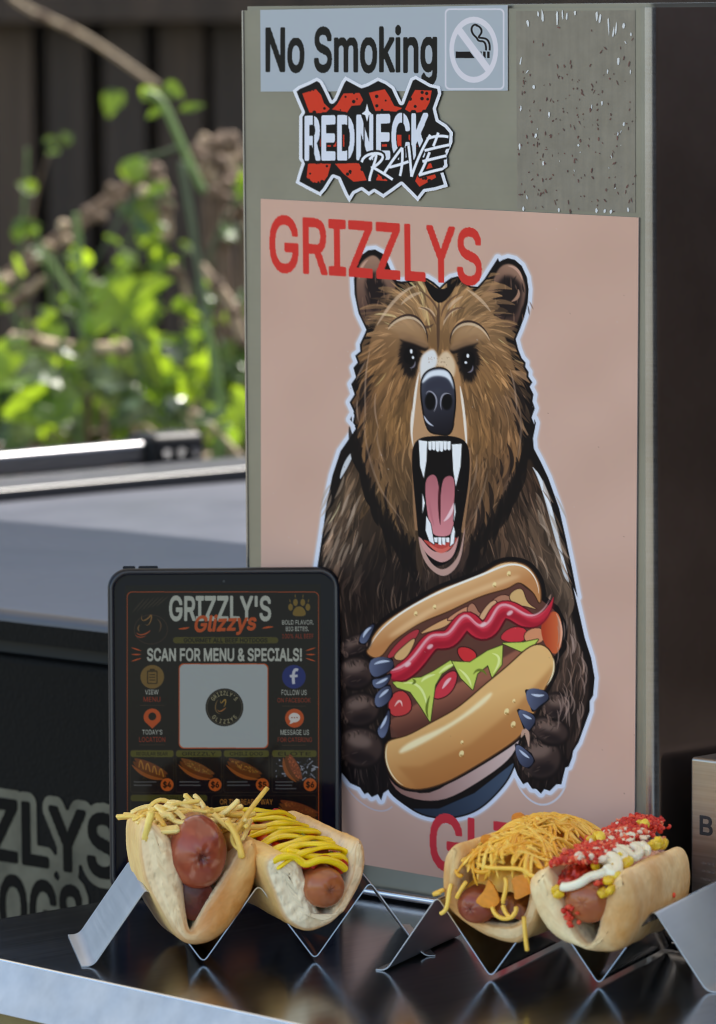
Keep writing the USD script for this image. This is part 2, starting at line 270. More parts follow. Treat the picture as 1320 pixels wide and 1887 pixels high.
# ---------------------------------------------------------------- serving counter
ctr = thing('serving_counter', 'polished steel serving counter with a bright brushed front edge', 'counter', (.4, -.1, 0))
ey_ = lambda x: -.2938 - .0722 * x
top = shapely.Polygon([(0, ey_(0)), (1.25, ey_(1.25)), (1.25, .62), (0, .62)])
part('top_sheet', extrude(top, .0016, frame((0, 0, ZC0 - .0016), (1, 0, 0), (0, 1, 0), (0, 0, 1))), STEEL_TOP, ctr, smooth=False)
ed = np.array([1.25, ey_(1.25) - ey_(0), 0]); eL = np.linalg.norm(ed); ed /= eL; en = np.array([ed[1], -ed[0], 0])
tl_ = math.radians(24); fd = -np.array([0, 0, 1.]) * math.cos(tl_) + en * math.sin(tl_); fas = boxm(0, -.0012, -.0315, eL, .0, -.0004, .0004); fas.apply_transform(frame(np.array([0, ey_(0), ZC0 - .0004]), ed, np.cross(-fd, ed), -fd)); part('front_edge', fas, STEEL_EDGE, ctr)
hem = tube([np.array([0, ey_(0), ZC0 - .0011]) + ed * s + en * .0006 for s in np.linspace(0, eL, 8)], .0011, 10); part('edge_bend', hem, CHROME, ctr)
part('end_edge', boxm(-.0012, ey_(0) + .002, ZC0 - .0285, .0004, .62, ZC0 - .0018), STEEL_EDGE, ctr, smooth=False)
part('base_panel', boxm(.004, ey_(0) + .012 - .03, .12, .022, .6, ZC0 - .03), plain('olive_board', (.30, .23, .10), .6, noise=.25, scale=14.), ctr, smooth=False)
fp = boxm(0, 0, .12, eL, .018, ZC0 - .0295); fp.apply_transform(frame((.0, ey_(0), 0) - en * .004, ed, -en, (0, 0, 1))); part('front_panel', fp, plain('olive_front_board', (.20, .15, .055), .6, noise=.3, scale=9.), ctr, smooth=False)
for x, y in ((.05, -.2), (1.15, -.28), (.05, .55), (1.15, .55)): part('leg', boxm(x - .02, y - .02, 0, x + .02, y + .02, ZC0 - .01), STEEL_EDGE, ctr, smooth=False)

# ---------------------------------------------------------------- printed sheets on the cabinet
PRINT = inked('poster_print', .5, specular_ior_level=.07)
VINYL = inked('vinyl_print', .36, specular_ior_level=.10)
def print_sheet(name, label, category, tl, tr, bl, y, base, painter, nx, ny, thick, edge, keep_fn=None, material=PRINT, bump=0.):
    """A printed flat sheet on the cabinet front: tl, tr, bl are its corners (x, z)."""
    o = np.array([tl[0], y, tl[1]]); ex = np.array([tr[0] - tl[0], 0, tr[1] - tl[1]]); ez = np.array([bl[0] - tl[0], 0, bl[1] - tl[1]])
    n = np.cross(ex, ez); n /= np.linalg.norm(n); n = n if n[1] < 0 else -n
    A = np.linalg.inv(np.array([[ex[0], ez[0]], [ex[2], ez[2]]]))
    def tf(p):                                              # pixels of the photograph to grid cells, through the sheet's own plane
        p = np.atleast_2d(np.asarray(p, float)); d = FWD + RIGHT * ((p[:, :1] - PW / 2) / FPX) - UP * ((p[:, 1:] - PH / 2) / FPX); w = CAM + d * ((y - CAM[1]) / d[:, 1:2])
        uv = (w[:, [0, 2]] - o[[0, 2]]) @ A.T; return uv * [nx - 1, ny - 1]
    def inv(g):
        g = np.asarray(g, float) / [nx - 1, ny - 1]; w = o + g[:, :1] * ex + g[:, 1:] * ez - CAM; z = w @ FWD
        return np.stack([PW / 2 + FPX * (w @ RIGHT) / z, PH / 2 - FPX * (w @ UP) / z], 1)
    cv = Canvas(nx, ny, base, tf); cv.inv = inv
    c0 = inv(np.array([[nx / 2, ny / 2], [nx / 2, ny / 2 + 10]])); cv.scale = 10 / np.linalg.norm(c0[1] - c0[0])
    painter(cv)
    keep = None
    if keep_fn is not None:
        gx_, gy_ = np.meshgrid(np.arange(nx - 1) + .5, np.arange(ny - 1) + .5); q = inv(np.stack([gx_.ravel(), gy_.ravel()], 1)); keep = keep_fn(q)
    V, F = grid_mesh(o, ex, ez, nx, ny, keep)
    col = lin(np.clip(cv.c, 0, 255)).reshape(-1, 3)
    t = thing(name, label, category, o + (ex + ez) / 2)
    if keep is None:
        B = o - n * thick; Vb = np.array([o, o + ex, o + ex + ez, o + ez]) - n * 1e-5; Vc = Vb - n * thick
        part('backing', M(np.vstack([Vb, Vc]), [[0, 4, 5], [0, 5, 1], [1, 5, 6], [1, 6, 2], [2, 6, 7], [2, 7, 3], [3, 7, 4], [3, 4, 0]]), edge, t, smooth=False)
    part('printed_face', (V, F), material, t, color=col)
    return t
def PG(p):
    return shapely.Polygon(p).buffer(0)

# ---------------------------------------------------------------- printed artwork (procedural, stored as mesh colours)
class Canvas:
    """A grid of colours on a flat print. Shapes are given in any frame; tf turns them into grid coordinates."""
    def __init__(self, w, h, base, tf):
        self.w, self.h, self.tf = w, h, tf
        self.c = np.empty((h, w, 3)); self.c[:] = base

    def cover(self, rings):
        rings = [np.asarray(r, float) for r in rings]
        allp = np.vstack(rings)
        x0, y0 = np.floor(allp.min(0)).astype(int) - 1
        x1, y1 = np.ceil(allp.max(0)).astype(int) + 2
        x0, y0, x1, y1 = max(x0, 0), max(y0, 0), min(x1, self.w), min(y1, self.h)
        if x1 <= x0 or y1 <= y0: return None
        a = np.vstack(rings); b = np.vstack([np.roll(r, -1, 0) for r in rings])
        keep = a[:, 1] != b[:, 1]; a, b = a[keep], b[keep]
        m = np.zeros((y1 - y0, x1 - x0)); ix = np.arange(x0, x1)
        S = 3
        for row in range(y0, y1):
            acc = m[row - y0]
            for s in range(S):
                yc = row - .5 + (s + .5) / S
                on = (a[:, 1] <= yc) != (b[:, 1] <= yc)
                if not on.any(): continue
                aa, bb = a[on], b[on]
                xs = np.sort(aa[:, 0] + (yc - aa[:, 1]) / (bb[:, 1] - aa[:, 1]) * (bb[:, 0] - aa[:, 0])) + .5
                for k in range(0, len(xs) - 1, 2):
                    acc += np.clip(np.minimum(xs[k + 1], ix + 1) - np.maximum(xs[k], ix), 0, 1)
        return x0, y0, np.clip(m / S, 0, 1)

    def rings(self, shape):
        if hasattr(shape, 'geom_type'):
            out = []
            for g in getattr(shape, 'geoms', [shape]):
                if g.geom_type == 'Polygon' and not g.is_empty:
                    out += [self.tf(np.array(r.coords)[:-1]) for r in [g.exterior, *g.interiors]]
            return out
        return [self.tf(np.asarray(shape, float))]

    def fill(self, shape, color, alpha=1., blur=0, raw=False):
        r = shape if raw else self.rings(shape)
        if not r: return
        got = self.cover(r)
        if got is None: return
        x0, y0, m = got
        if blur:
            p = int(blur * 3) + 1
            X0, Y0 = max(x0 - p, 0), max(y0 - p, 0)
            X1, Y1 = min(x0 + m.shape[1] + p, self.w), min(y0 + m.shape[0] + p, self.h)
            M = np.zeros((Y1 - Y0, X1 - X0)); M[y0 - Y0:y0 - Y0 + m.shape[0], x0 - X0:x0 - X0 + m.shape[1]] = m
            m = ndimage.gaussian_filter(M, blur); x0, y0 = X0, Y0
        m = (m * alpha)[..., None]
        sl = self.c[y0:y0 + m.shape[0], x0:x0 + m.shape[1]]
        if callable(color):
            yy, xx = np.mgrid[y0:y0 + m.shape[0], x0:x0 + m.shape[1]]
            color = color(xx, yy)
        sl += (np.asarray(color, float) - sl) * m

    def stroke(self, pts, w0, color, w1=None, alpha=1., blur=0, n=0, taper=False):
        """A line of varying width. taper: thin at both ends."""
        p = self.tf(np.asarray(pts, float))
        self.fill([ribbon(p, w0, w1, taper, n)], color, alpha, blur, raw=True)

def curve(p, n=40):
    p = np.asarray(p, float)
    if len(p) < 3: return np.linspace(p[0], p[-1], n)
    t = np.r_[0, np.cumsum(np.linalg.norm(np.diff(p, axis=0), axis=1) ** .5)]
    return CubicSpline(t, p)(np.linspace(0, t[-1], n))

def closed(p, n=6):
    """A smooth closed outline through the points."""
    p = np.asarray(p, float); q = np.vstack([p, p[:1]])
    t = np.r_[0, np.cumsum(np.linalg.norm(np.diff(q, axis=0), axis=1) ** .5)]
    return CubicSpline(t, q, bc_type='periodic')(np.linspace(0, t[-1], n * len(p), endpoint=False))

def ribbon(p, w0, w1=None, taper=False, n=0):
    if n: p = curve(p, n)
    d = np.gradient(p, axis=0); d /= np.linalg.norm(d, axis=1, keepdims=True) + 1e-9
    nn = np.stack([-d[:, 1], d[:, 0]], 1); s = np.linspace(0, 1, len(p))
    w = w0 + ((w0 if w1 is None else w1) - w0) * s
    if taper: w = w0 * np.sin(np.pi * np.clip(s * .96 + .02, 0, 1)) ** .7
    return np.vstack([p + nn * w[:, None] / 2, (p - nn * w[:, None] / 2)[::-1]])

def ell(cx, cy, rx, ry, rot=0, n=36):
    t = np.linspace(0, 2 * np.pi, n, endpoint=False); x, y = rx * np.cos(t), ry * np.sin(t); c, s = math.cos(rot), math.sin(rot)
    return np.stack([cx + x * c - y * s, cy + x * s + y * c], 1)

def rrect(x0, y0, x1, y1, r):
    return box(x0 + r, y0 + r, x1 - r, y1 - r).buffer(r)

_glyphs = {}
def glyphs(text, bold=False):
    """The outline of a line of text as a shapely shape, capitals 1 high, y up."""
    k = (text, bold)
    if k not in _glyphs:
        t = meshkit.text_mesh(text, 1.0, .1, bold)
        v, f = np.array(t.vertices), np.array(t.faces)
        nz = np.cross(v[f[:, 1]] - v[f[:, 0]], v[f[:, 2]] - v[f[:, 0]])[:, 2]
        f = f[(nz > 1e-9) & (v[f][:, :, 2].min(1) > .05)]
        _glyphs[k] = union_all([PG(v[q][:, :2]).buffer(.002) for q in f]).simplify(.004)
    return _glyphs[k]

def fit_text(text, quad, bold=False, fat=0., caps=True):
    """Text warped into quad (top left, top right, bottom right, bottom left); caps: the quad is the capitals' height, so descenders hang below it."""
    g = glyphs(text, bold)
    if fat: g = g.buffer(fat)
    x0, y0, x1, y1 = g.bounds
    if caps: y0, y1 = 0., 1.
    q = np.asarray(quad, float)
    def warp(x, y, z=None):
        u, v = (np.asarray(x) - x0) / (x1 - x0), (np.asarray(y) - y0) / (y1 - y0)
        p = (q[3][:, None] * (1 - u) + q[2][:, None] * u) * (1 - v) + (q[0][:, None] * (1 - u) + q[1][:, None] * u) * v
        return p[0], p[1]
    return shp_transform(warp, g.segmentize(.15))

def bx4(x0, y0, x1, y1): return [(x0, y0), (x1, y0), (x1, y1), (x0, y1)]

def Z(ox, oy, s):
    return lambda pts: np.asarray(pts, float) * s + [ox, oy]
ZA, ZB, ZC, ZT, ZL = Z(580, 380, .31818), Z(560, 740, .42424), Z(580, 1020, .40909), Z(180, 1020, .363636), Z(440, 0, .666667)

def grad(a, b, ca, cb, tf):
    a, b = tf(np.array([a, b], float))
    ca, cb = np.array(ca, float), np.array(cb, float)
    def f(x, y):
        t = np.clip(((x - a[0]) * (b - a)[0] + (y - a[1]) * (b - a)[1]) / ((b - a) @ (b - a)), 0, 1)[..., None]
        return ca + (cb - ca) * t
    return f

def paint_bear_poster(cv):
    R = np.random.default_rng(7); P = cv.tf; F = cv.fill; S = cv.stroke
    k = cv.scale                                   # grid cells per artwork unit
    # paper tone
    yy, xx = np.mgrid[0:cv.h, 0:cv.w]
    n = ndimage.zoom(R.normal(size=(18, 10)), (cv.h / 18, cv.w / 10), order=3)[:cv.h, :cv.w]
    cv.c += n[..., None] * 2.0
    K = (20, 14, 14); WH = (232, 232, 238)
    right = np.vstack([ZA([(725, 470), (755, 440), (790, 415), (830, 405), (870, 440), (905, 462), (945, 465), (985, 420), (1030, 350), (1062, 300), (1070, 322), (1090, 310), (1120, 300), (1160, 310), (1200, 345), (1230, 410), (1240, 480), (1235, 560), (1215, 640), (1190, 710), (1165, 770), (1180, 830), (1200, 880), (1222, 905), (1220, 930), (1240, 960), (1238, 985), (1262, 1020), (1246, 1045), (1268, 1090), (1262, 1130), (1276, 1170), (1264, 1210), (1282, 1255), (1275, 1290)]),
        ZB([(1000, 40), (990, 70), (1006, 110), (996, 160), (1000, 205), (1030, 262), (1062, 330), (1110, 465), (1140, 600), (1165, 720), (1190, 850)]),
        ZC([(1165, 150), (1195, 280), (1217, 380), (1246, 470), (1262, 560), (1255, 640), (1240, 665), (1240, 710), (1215, 780), (1190, 850), (1165, 890), (1160, 920), (1145, 960), (1130, 965), (1112, 1040), (1090, 1040), (1060, 1070), (1035, 1062), (1020, 1082), (1000, 1062), (980, 1060), (960, 1030), (940, 1040), (915, 1000), (900, 960), (890, 930)])])
    left = np.vstack([ZC([(345, 1040), (335, 1062), (310, 1080), (300, 1112), (285, 1085), (258, 1098), (240, 1078), (225, 1085), (205, 1055), (160, 1035), (120, 985), (60, 900)]),
        [(585, 1330), (566, 1250), (566, 1160), (578, 1070)],
        ZB([(60, 715), (70, 650), (85, 550), (100, 440), (125, 320), (160, 215), (215, 135), (226, 118), (214, 90), (220, 60), (205, 20)]),
        ZA([(222, 1320), (235, 1270), (205, 1235), (228, 1190), (203, 1135), (232, 1090), (212, 1030), (240, 990), (225, 935), (250, 905), (235, 865), (265, 840), (262, 800), (290, 740), (300, 715), (255, 620), (232, 510), (228, 420), (245, 330), (275, 280), (310, 255), (350, 250), (395, 275), (425, 330), (450, 390), (475, 430), (505, 436), (560, 428), (610, 420), (650, 415), (690, 440)])])
    sil = PG(np.vstack([right, left])).buffer(0)
    navy = PG(closed(ZC([(330, 1060), (400, 1130), (480, 1178), (580, 1196), (680, 1182), (760, 1142), (840, 1065), (892, 985), (905, 880), (600, 960), (350, 1000)]), 5)).buffer(0)
    # loose white outlines left over from the cut-out
    S(ZC([(100, 940), (150, 1060), (220, 1130), (290, 1160), (350, 1140)]), 2.2 * k, (190, 180, 188), n=30)
    S(ZC([(910, 1010), (940, 1080), (1010, 1130), (1080, 1115), (1130, 1045)]), 3.4 * k, (205, 200, 208), n=30)
    halo = union_all([sil.buffer(7.5, join_style=1), navy.buffer(7)])
    F(halo.buffer(2.5), (205, 195, 198), .6, blur=.8)
    F(halo, (212, 214, 228))
    F(navy, K); F(navy.buffer(-3).intersection(PG(ZC([(330, 1200), (420, 1150), (560, 1150), (720, 1080), (900, 940), (960, 1000), (900, 1200)]))), grad(ZC([(480, 1150)])[0], ZC([(860, 980)])[0], (40, 48, 62), (66, 78, 98), P))
    F(sil, K)
    # fur: colour field through control points
    ctl = np.array([(808, 640, 150, 112, 74), (730, 570, 176, 136, 100), (890, 570, 176, 136, 98), (770, 560, 186, 146, 104), (850, 560, 182, 142, 100), (700, 690, 158, 116, 76), (690, 790, 138, 102, 66), (715, 880, 112, 84, 56), (668, 720, 84, 60, 46), (905, 700, 158, 116, 74), (930, 800, 132, 96, 64), (905, 890, 106, 78, 54), (955, 720, 112, 86, 68), (750, 950, 92, 70, 50), (880, 950, 98, 72, 56), (965, 860, 78, 56, 44), (740, 760, 160, 118, 74), (880, 790, 150, 110, 70), (665, 830, 84, 62, 48),
        (640, 900, 150, 122, 100), (610, 1000, 140, 114, 98), (675, 950, 88, 68, 56), (700, 1050, 74, 58, 50), (760, 1050, 50, 38, 34), (850, 1020, 58, 44, 42), (640, 1090, 60, 46, 42), (955, 900, 84, 62, 52), (1000, 960, 140, 112, 92), (1035, 1060, 150, 124, 106), (950, 1010, 96, 74, 62), (1000, 1090, 84, 66, 56), (1070, 1180, 110, 86, 76), (1085, 1290, 66, 50, 46), (1040, 1400, 36, 26, 26), (660, 1280, 62, 48, 44), (660, 1420, 30, 22, 24), (600, 1200, 50, 38, 36), (600, 1350, 40, 30, 30)], float)
    cxy, crgb = ctl[:, :2], ctl[:, 2:] * [.98, .94, .895]
    def tone(p):
        d = ((np.atleast_2d(p)[:, None] - cxy) ** 2).sum(-1); w = 1 / (d + 200) ** 1.6
        return (w @ crgb) / w.sum(1, keepdims=True)
    inv = cv.inv
    def field(gain):
        def f(x, y):
            q = inv(np.stack([x.ravel(), y.ravel()], 1).astype(float)); return (tone(q) * gain).reshape(*x.shape, 3)
        return f
    face = PG(closed(np.vstack([ZA([(725, 545), (690, 490), (590, 455), (490, 515), (410, 600), (350, 700), (315, 810), (298, 950), (285, 1100), (280, 1250)]), ZB([(255, 60), (262, 150), (285, 260), (335, 390), (400, 500), (470, 590), (500, 690), (560, 758), (620, 758), (680, 690), (740, 560), (810, 490), (880, 400), (930, 280), (950, 170), (940, 40)]), ZA([(1190, 1230), (1172, 1050), (1150, 900), (1105, 760), (1045, 640), (970, 535), (880, 470), (770, 490)])]), 4)).buffer(0)
    body = PG(np.vstack([ZB([(225, 215), (170, 330), (130, 450), (105, 640), (95, 720)]), [(590, 1060), (584, 1200), (600, 1330)], ZC([(120, 960), (200, 1040), (330, 1060), (620, 400), (900, 900), (930, 1010), (1020, 1050), (1100, 1000), (1180, 840), (1235, 640), (1236, 540), (1190, 400), (1140, 210)]), ZB([(1165, 850), (1130, 720), (1105, 600), (1080, 480), (1035, 350), (985, 250), (600, 300)])])).buffer(0).intersection(sil.buffer(-4))
    F(body, field(.62), blur=1.2)
    def flow_body(p):
        x, y = p
        sx = (x - 815) / 240
        d = np.array([sx * (.55 if y < 1080 else -.15), 1.]); return d / np.linalg.norm(d)
    def flow_face(p):
        x, y = p
        if y < 620: d = np.array([(x - 808) / 100 * 1.0, -1 + abs(x - 808) / 95])
        else:
            t = np.clip((y - 620) / 330, 0, 1); d = np.array([(x - 808) / 170 * (1.25 - 2.1 * t), .45 + .9 * t])
        return d / (np.linalg.norm(d) + 1e-9)
    def mask_to(shape, before):
        x0, y0, mk = cv.cover(cv.rings(shape)); full = np.zeros((cv.h, cv.w)); full[y0:y0 + mk.shape[0], x0:x0 + mk.shape[1]] = mk
        cv.c[:] = before + (cv.c - before) * full[..., None]
    def fur(shape, flow, count, L, wd, lo, hi, bend=.35, light=.12):
        x0, y0, x1, y1 = shape.bounds; pr_ = shapely.prepared.prep(shape); done = 0
        pts = []
        while len(pts) < count:
            q = np.stack([R.uniform(x0, x1, 400), R.uniform(y0, y1, 400)], 1)
            pts += list(q[shapely.contains_xy(shape, q[:, 0], q[:, 1])])
        before = cv.c.copy(); pts = sorted(pts[:count], key=lambda p: p[1])
        cols = tone(np.array(pts))
        for p, c in zip(pts, cols):
            l = L * R.uniform(.5, 1.35); d0 = flow(p); a = R.normal(0, .14); c_, s_ = math.cos(a), math.sin(a)
            d0 = np.array([d0[0] * c_ - d0[1] * s_, d0[0] * s_ + d0[1] * c_]); m = p + d0 * l * .5; d1 = flow(m) + np.array([-d0[1], d0[0]]) * R.normal(0, bend * .6)
            e = m + d1 * l * .5
            g = R.uniform(lo, hi) * (1.45 if R.random() < light else 1)
            cc = np.clip(c * g, 0, 235)
            if g > 1.25: cc = cc * .8 + np.array([200, 170, 140]) * .2
            S([p, m, e], wd * R.uniform(.5, 1.3) * k, cc, alpha=R.uniform(.45, .85), n=7, taper=True)
        mask_to(sil.buffer(-3.5), before)
    fur(body, flow_body, 650, 74, 11, .35, .9)
    fur(body, flow_body, 560, 56, 4.2, .4, 1.25, light=.14)
    F(body.intersection(PG(ell(790, 1090, 150, 130))), K, .5, blur=22 * k)
    # white rim light inside the heavy outline of the shoulders
    for pts in ([(218, 215), (190, 262), (158, 335)], [(995, 285), (1030, 350), (1070, 470), (1100, 590), (1145, 745)], [(1010, 300), (1050, 395), (1080, 500)]):
        S(ZB(pts), 9 * k, WH, alpha=.85, n=24, taper=True)
    S(ZC([(1110, 10), (1130, 90), (1145, 130)]), 8 * k, WH, alpha=.8, n=14, taper=True)
    for _ in range(36):                                  # light tufts on both shoulders
        q = ZB([(R.uniform(100, 260), R.uniform(300, 700))])[0] if R.random() < .55 else ZB([(R.uniform(960, 1120), R.uniform(330, 700))])[0]
        d = flow_body(q); S([q, q + d * 20 + [R.normal(0, 3), 0], q + d * 46], R.uniform(3, 6) * k, (176, 150, 130), alpha=.55, n=8, taper=True)
    fur(body, flow_body, 700, 40, 1.9, .5, 1.5, light=.2)
    # ears
    for rim, inner, hi in (([(245, 400), (262, 340), (300, 300), (345, 285), (390, 330), (430, 400), (470, 460), (440, 515), (390, 600), (330, 670), (300, 690), (262, 610), (245, 520)], [(295, 440), (345, 380), (400, 440), (425, 510), (385, 580), (335, 605), (308, 530)], [(258, 420), (275, 350), (310, 310)]),
                           ([(1062, 370), (1110, 335), (1160, 345), (1200, 400), (1222, 480), (1210, 570), (1180, 660), (1140, 725), (1095, 690), (1045, 620), (975, 520), (1010, 470)], [(1040, 500), (1100, 405), (1165, 420), (1200, 470), (1190, 560), (1160, 630), (1090, 640), (1035, 580)], [(1120, 345), (1170, 365), (1205, 430)])):
        F(closed(ZA(rim)), grad(ZA([rim[2]])[0], ZA([rim[9]])[0], (158, 118, 98), (70, 48, 42), P), blur=.7)
        F(closed(ZA(inner)), (34, 24, 24), blur=3 * k)
        S(ZA(hi), 5 * k, (196, 150, 130), n=16, taper=True)
        for _ in range(26):
            q = ZA([inner[R.integers(len(inner))]])[0] + R.normal(0, 8, 2); e = q + R.normal(0, 1, 2) * 4 + [0, 16]
            S([q, e], 2.4 * k, (120, 88, 72) if R.random() < .4 else (26, 18, 18), alpha=.7, n=5, taper=True)
    S(ZA([(1180, 480), (1178, 520), (1140, 552)]), 6 * k, (170, 126, 104), n=12, taper=True)
    # face
    F(face, field(.86), blur=.8)
    fur(face, flow_face, 520, 58, 12, .6, 1.12)
    fur(face, flow_face, 480, 44, 4.2, .55, 1.25, light=.12)
    fur(face, flow_face, 600, 30, 1.8, .6, 1.4, light=.15)
    # side ruffs: dark and light locks
    for side in (-1, 1):
        for t in np.linspace(0, 1, 18):
            if side < 0: q = np.array([np.interp(t, [0, .4, 1], [690, 672, 735]), np.interp(t, [0, 1], [690, 930])])
            else: q = np.array([np.interp(t, [0, .4, 1], [935, 950, 880]), np.interp(t, [0, 1], [690, 930])])
            e = q + [-side * (10 - 34 * (1 - t)) + R.normal(0, 4), R.uniform(44, 80)]
            S([q, (q + e) / 2 + [side * 7, 0], e], R.uniform(5, 10) * k, (30, 21, 19) if R.random() < .5 else tone(q)[0] * 1.15, alpha=.8, n=12, taper=True)
    for pts in ([(322, 830), (300, 950), (292, 1100), (296, 1250)], [(355, 1080), (350, 1180), (372, 1290)], [(1130, 940), (1160, 1060), (1172, 1200)], [(240, 1010), (262, 960), (300, 890)], [(248, 1120), (246, 1180), (255, 1250)]):
        S(ZA(pts), 3.4 * k, (196, 160, 136), alpha=.5, n=20, taper=True)
    for pts in ([(262, 40), (266, 140), (290, 260), (340, 390), (400, 480), (452, 560)], [(935, 20), (944, 120), (925, 260)], [(320, 120), (324, 190), (350, 260)], [(725, 520), (760, 450), (800, 300)], [(720, 400), (745, 330), (752, 230)]):
        S(ZB(pts), 4 * k, (176, 142, 118), alpha=.4, n=24, taper=True)
    for pts in ([(725, 540), (716, 640), (716, 760), (712, 850)], [(725, 545), (690, 470), (640, 445)], [(725, 545), (770, 480), (840, 455)], [(560, 640), (640, 700), (690, 680)]):
        S(ZA(pts), 6 * k, (70, 48, 38), alpha=.7, n=20, taper=True)
    F(closed(ZA([(640, 430), (725, 560), (830, 420), (735, 480)])), K)
    for pts in ([(590, 460), (500, 510), (420, 600), (360, 690)], [(620, 500), (560, 520), (500, 570)], [(880, 480), (960, 540), (1020, 610)], [(860, 520), (800, 560), (770, 600)], [(600, 590), (660, 600), (700, 640)], [(850, 590), (790, 610), (745, 690)]):
        S(ZA(pts), 6 * k, (224, 190, 160), alpha=.6, n=20, taper=True)
    for pts in ([(610, 585), (665, 610), (705, 690)], [(870, 590), (800, 600), (750, 660)], [(600, 480), (690, 560), (720, 640)], [(850, 500), (760, 570), (735, 640)]):
        S(ZA(pts), 4 * k, (96, 66, 50), alpha=.8, n=16, taper=True)
    # brows and eyes
    for sx, brow, shade, eye, glint in ((-1, [(425, 700), (470, 655), (540, 630), (600, 650), (645, 720), (655, 790)], [(430, 705), (480, 670), (545, 650), (600, 672), (640, 740), (640, 800), (590, 830), (520, 760)], (555, 865), [(560, 840, 8, 13), (570, 876, 7, 9)]),
                                        (1, [(1015, 765), (965, 695), (905, 668), (840, 680), (795, 735), (785, 800)], [(1005, 760), (955, 705), (900, 690), (845, 705), (805, 750), (800, 810), (850, 840), (930, 780)], (890, 890), [(888, 866, 8, 12), (876, 905, 8, 8)])):
        F(closed(ZA(shade)), grad(ZA([(eye[0], eye[1] - 220)])[0], ZA([(eye[0], eye[1] - 60)])[0], (188, 148, 110), (150, 110, 74), P), .8, blur=3 * k)
        S(ZA(brow), 4.5 * k, (60, 42, 36), n=30, taper=True)
        S(ZA([(x, y + 14) for x, y in brow[:5]]), 5 * k, (226, 198, 168), alpha=.7, n=30, taper=True)
        F(closed(ZA([(eye[0] - 62, eye[1] - 30), (eye[0] - 20, eye[1] - 105), (eye[0] + 50, eye[1] - 60), (eye[0] + 52, eye[1] + 50), (eye[0] + 10, eye[1] + 130), (eye[0] - 40, eye[1] + 80)])), (22, 15, 15), blur=3.2 * k)
        for _ in range(46):
            a = R.uniform(0, 2 * np.pi); q = np.array(eye) + [math.cos(a) * 50, math.sin(a) * 85]; e = q + np.array([math.cos(a) * .8, math.sin(a) * .6 + .5]) * R.uniform(14, 52)
            S(ZA([q, e]), R.uniform(2, 5) * k, (26, 18, 17), w1=.3, alpha=.8, n=4)
        F(ZA(ell(*eye, 40, 52)), (14, 9, 10))
        bi, bo = ((655, 835), (492, 770)) if sx < 0 else ((790, 850), (950, 790))
        F(closed(ZA([bo, ((bo[0] + bi[0]) / 2, (bo[1] + bi[1]) / 2 - 26), (bi[0], bi[1] - 26), bi, ((bo[0] + bi[0]) / 2, (bo[1] + bi[1]) / 2 + 14)])), (24, 16, 15), blur=1.2 * k)
        F(closed(ZA([(bo[0] + sx * -6, bo[1] - 40), ((bo[0] + bi[0]) / 2, (bo[1] + bi[1]) / 2 - 52), (bi[0], bi[1] - 46), (bi[0], bi[1] - 14), ((bo[0] + bi[0]) / 2, (bo[1] + bi[1]) / 2 - 8), (bo[0], bo[1] - 6)])), (150, 112, 80), .85, blur=1.6 * k)
        for gx, gy, gr, gh in glint: F(ZA(ell(gx, gy, gr, gh)), (238, 236, 240), blur=.4)
        S(ZA([(eye[0] + 28, eye[1] + 30), (eye[0] + 20, eye[1] + 62), (eye[0] - 4, eye[1] + 72)]), 3 * k, (120, 112, 124), n=10, taper=True)
    # snout
    snout = np.vstack([ZA([(612, 885), (650, 835), (690, 825), (718, 870), (760, 832), (795, 855), (830, 930), (852, 1050), (872, 1250)]), ZB([(708, 60), (713, 200), (690, 250), (600, 190), (500, 250), (468, 200), (468, 60)]), ZA([(566, 1200), (582, 1050), (598, 940)])])
    F(closed(snout, 4), grad(ZA([(600, 1000)])[0], ZA([(860, 1000)])[0], (186, 142, 104), (176, 128, 86), P), blur=.8)
    F(closed(ZA([(615, 890), (650, 842), (690, 832), (712, 880), (700, 930), (640, 970), (618, 1010)])), (226, 224, 226), .95, blur=1.5 * k)
    F(closed(ZA([(718, 880), (760, 842), (790, 862), (815, 930), (800, 990), (750, 930), (712, 925)])), (224, 196, 164), .9, blur=1.5 * k)
    S(ZA([(606, 960), (588, 1060), (572, 1200), (566, 1310)]), 5 * k, (238, 224, 212), n=20, taper=True)
    S(ZA([(842, 1040), (858, 1140), (876, 1300)]), 5 * k, (238, 220, 204), n=20, taper=True)
    S(ZB([(690, 10), (700, 90), (708, 210)]), 5 * k, (238, 222, 208), n=20, taper=True)
    S(ZB([(472, 30), (468, 120), (476, 195)]), 4 * k, (238, 222, 208), n=20, taper=True)
    for _ in range(26):
        q = ZA([(R.uniform(660, 780), R.uniform(870, 930))])[0]; F(ell(*q, .8, .8, n=8), (150, 112, 90), .8)
    S(ZB([(468, 205), (478, 300), (482, 430), (492, 560)]), 7 * k, (150, 108, 76), n=20); S(ZB([(716, 200), (718, 330), (704, 450), (690, 570)]), 7 * k, (150, 108, 76), n=20)
    nose = closed(np.vstack([ZA([(612, 1030), (636, 965), (700, 932), (765, 942), (802, 990), (818, 1070), (818, 1180), (806, 1270)]), ZB([(655, 90), (640, 138), (590, 146), (545, 132), (520, 70)]), ZA([(614, 1120)])]), 5)
    F(nose, K); F(PG(nose).buffer(-3.0), grad(ZA([(640, 960)])[0], ZA([(760, 1320)])[0], (74, 76, 92), (24, 20, 26), P))
    F(closed(ZA([(622, 1025), (645, 975), (700, 948), (760, 952), (795, 1000), (806, 1060), (780, 1010), (735, 985), (690, 985), (650, 1005)])), (226, 228, 236), blur=1.2 * k)
    F(closed(ZA([(640, 1040), (690, 1000), (750, 1000), (795, 1050), (790, 1090), (720, 1060), (650, 1080)])), (52, 52, 66), blur=3 * k)
    for x in (670, 766):
        F(ZA(ell(x, 1130, 31, 50)), (10, 8, 10), blur=.8)
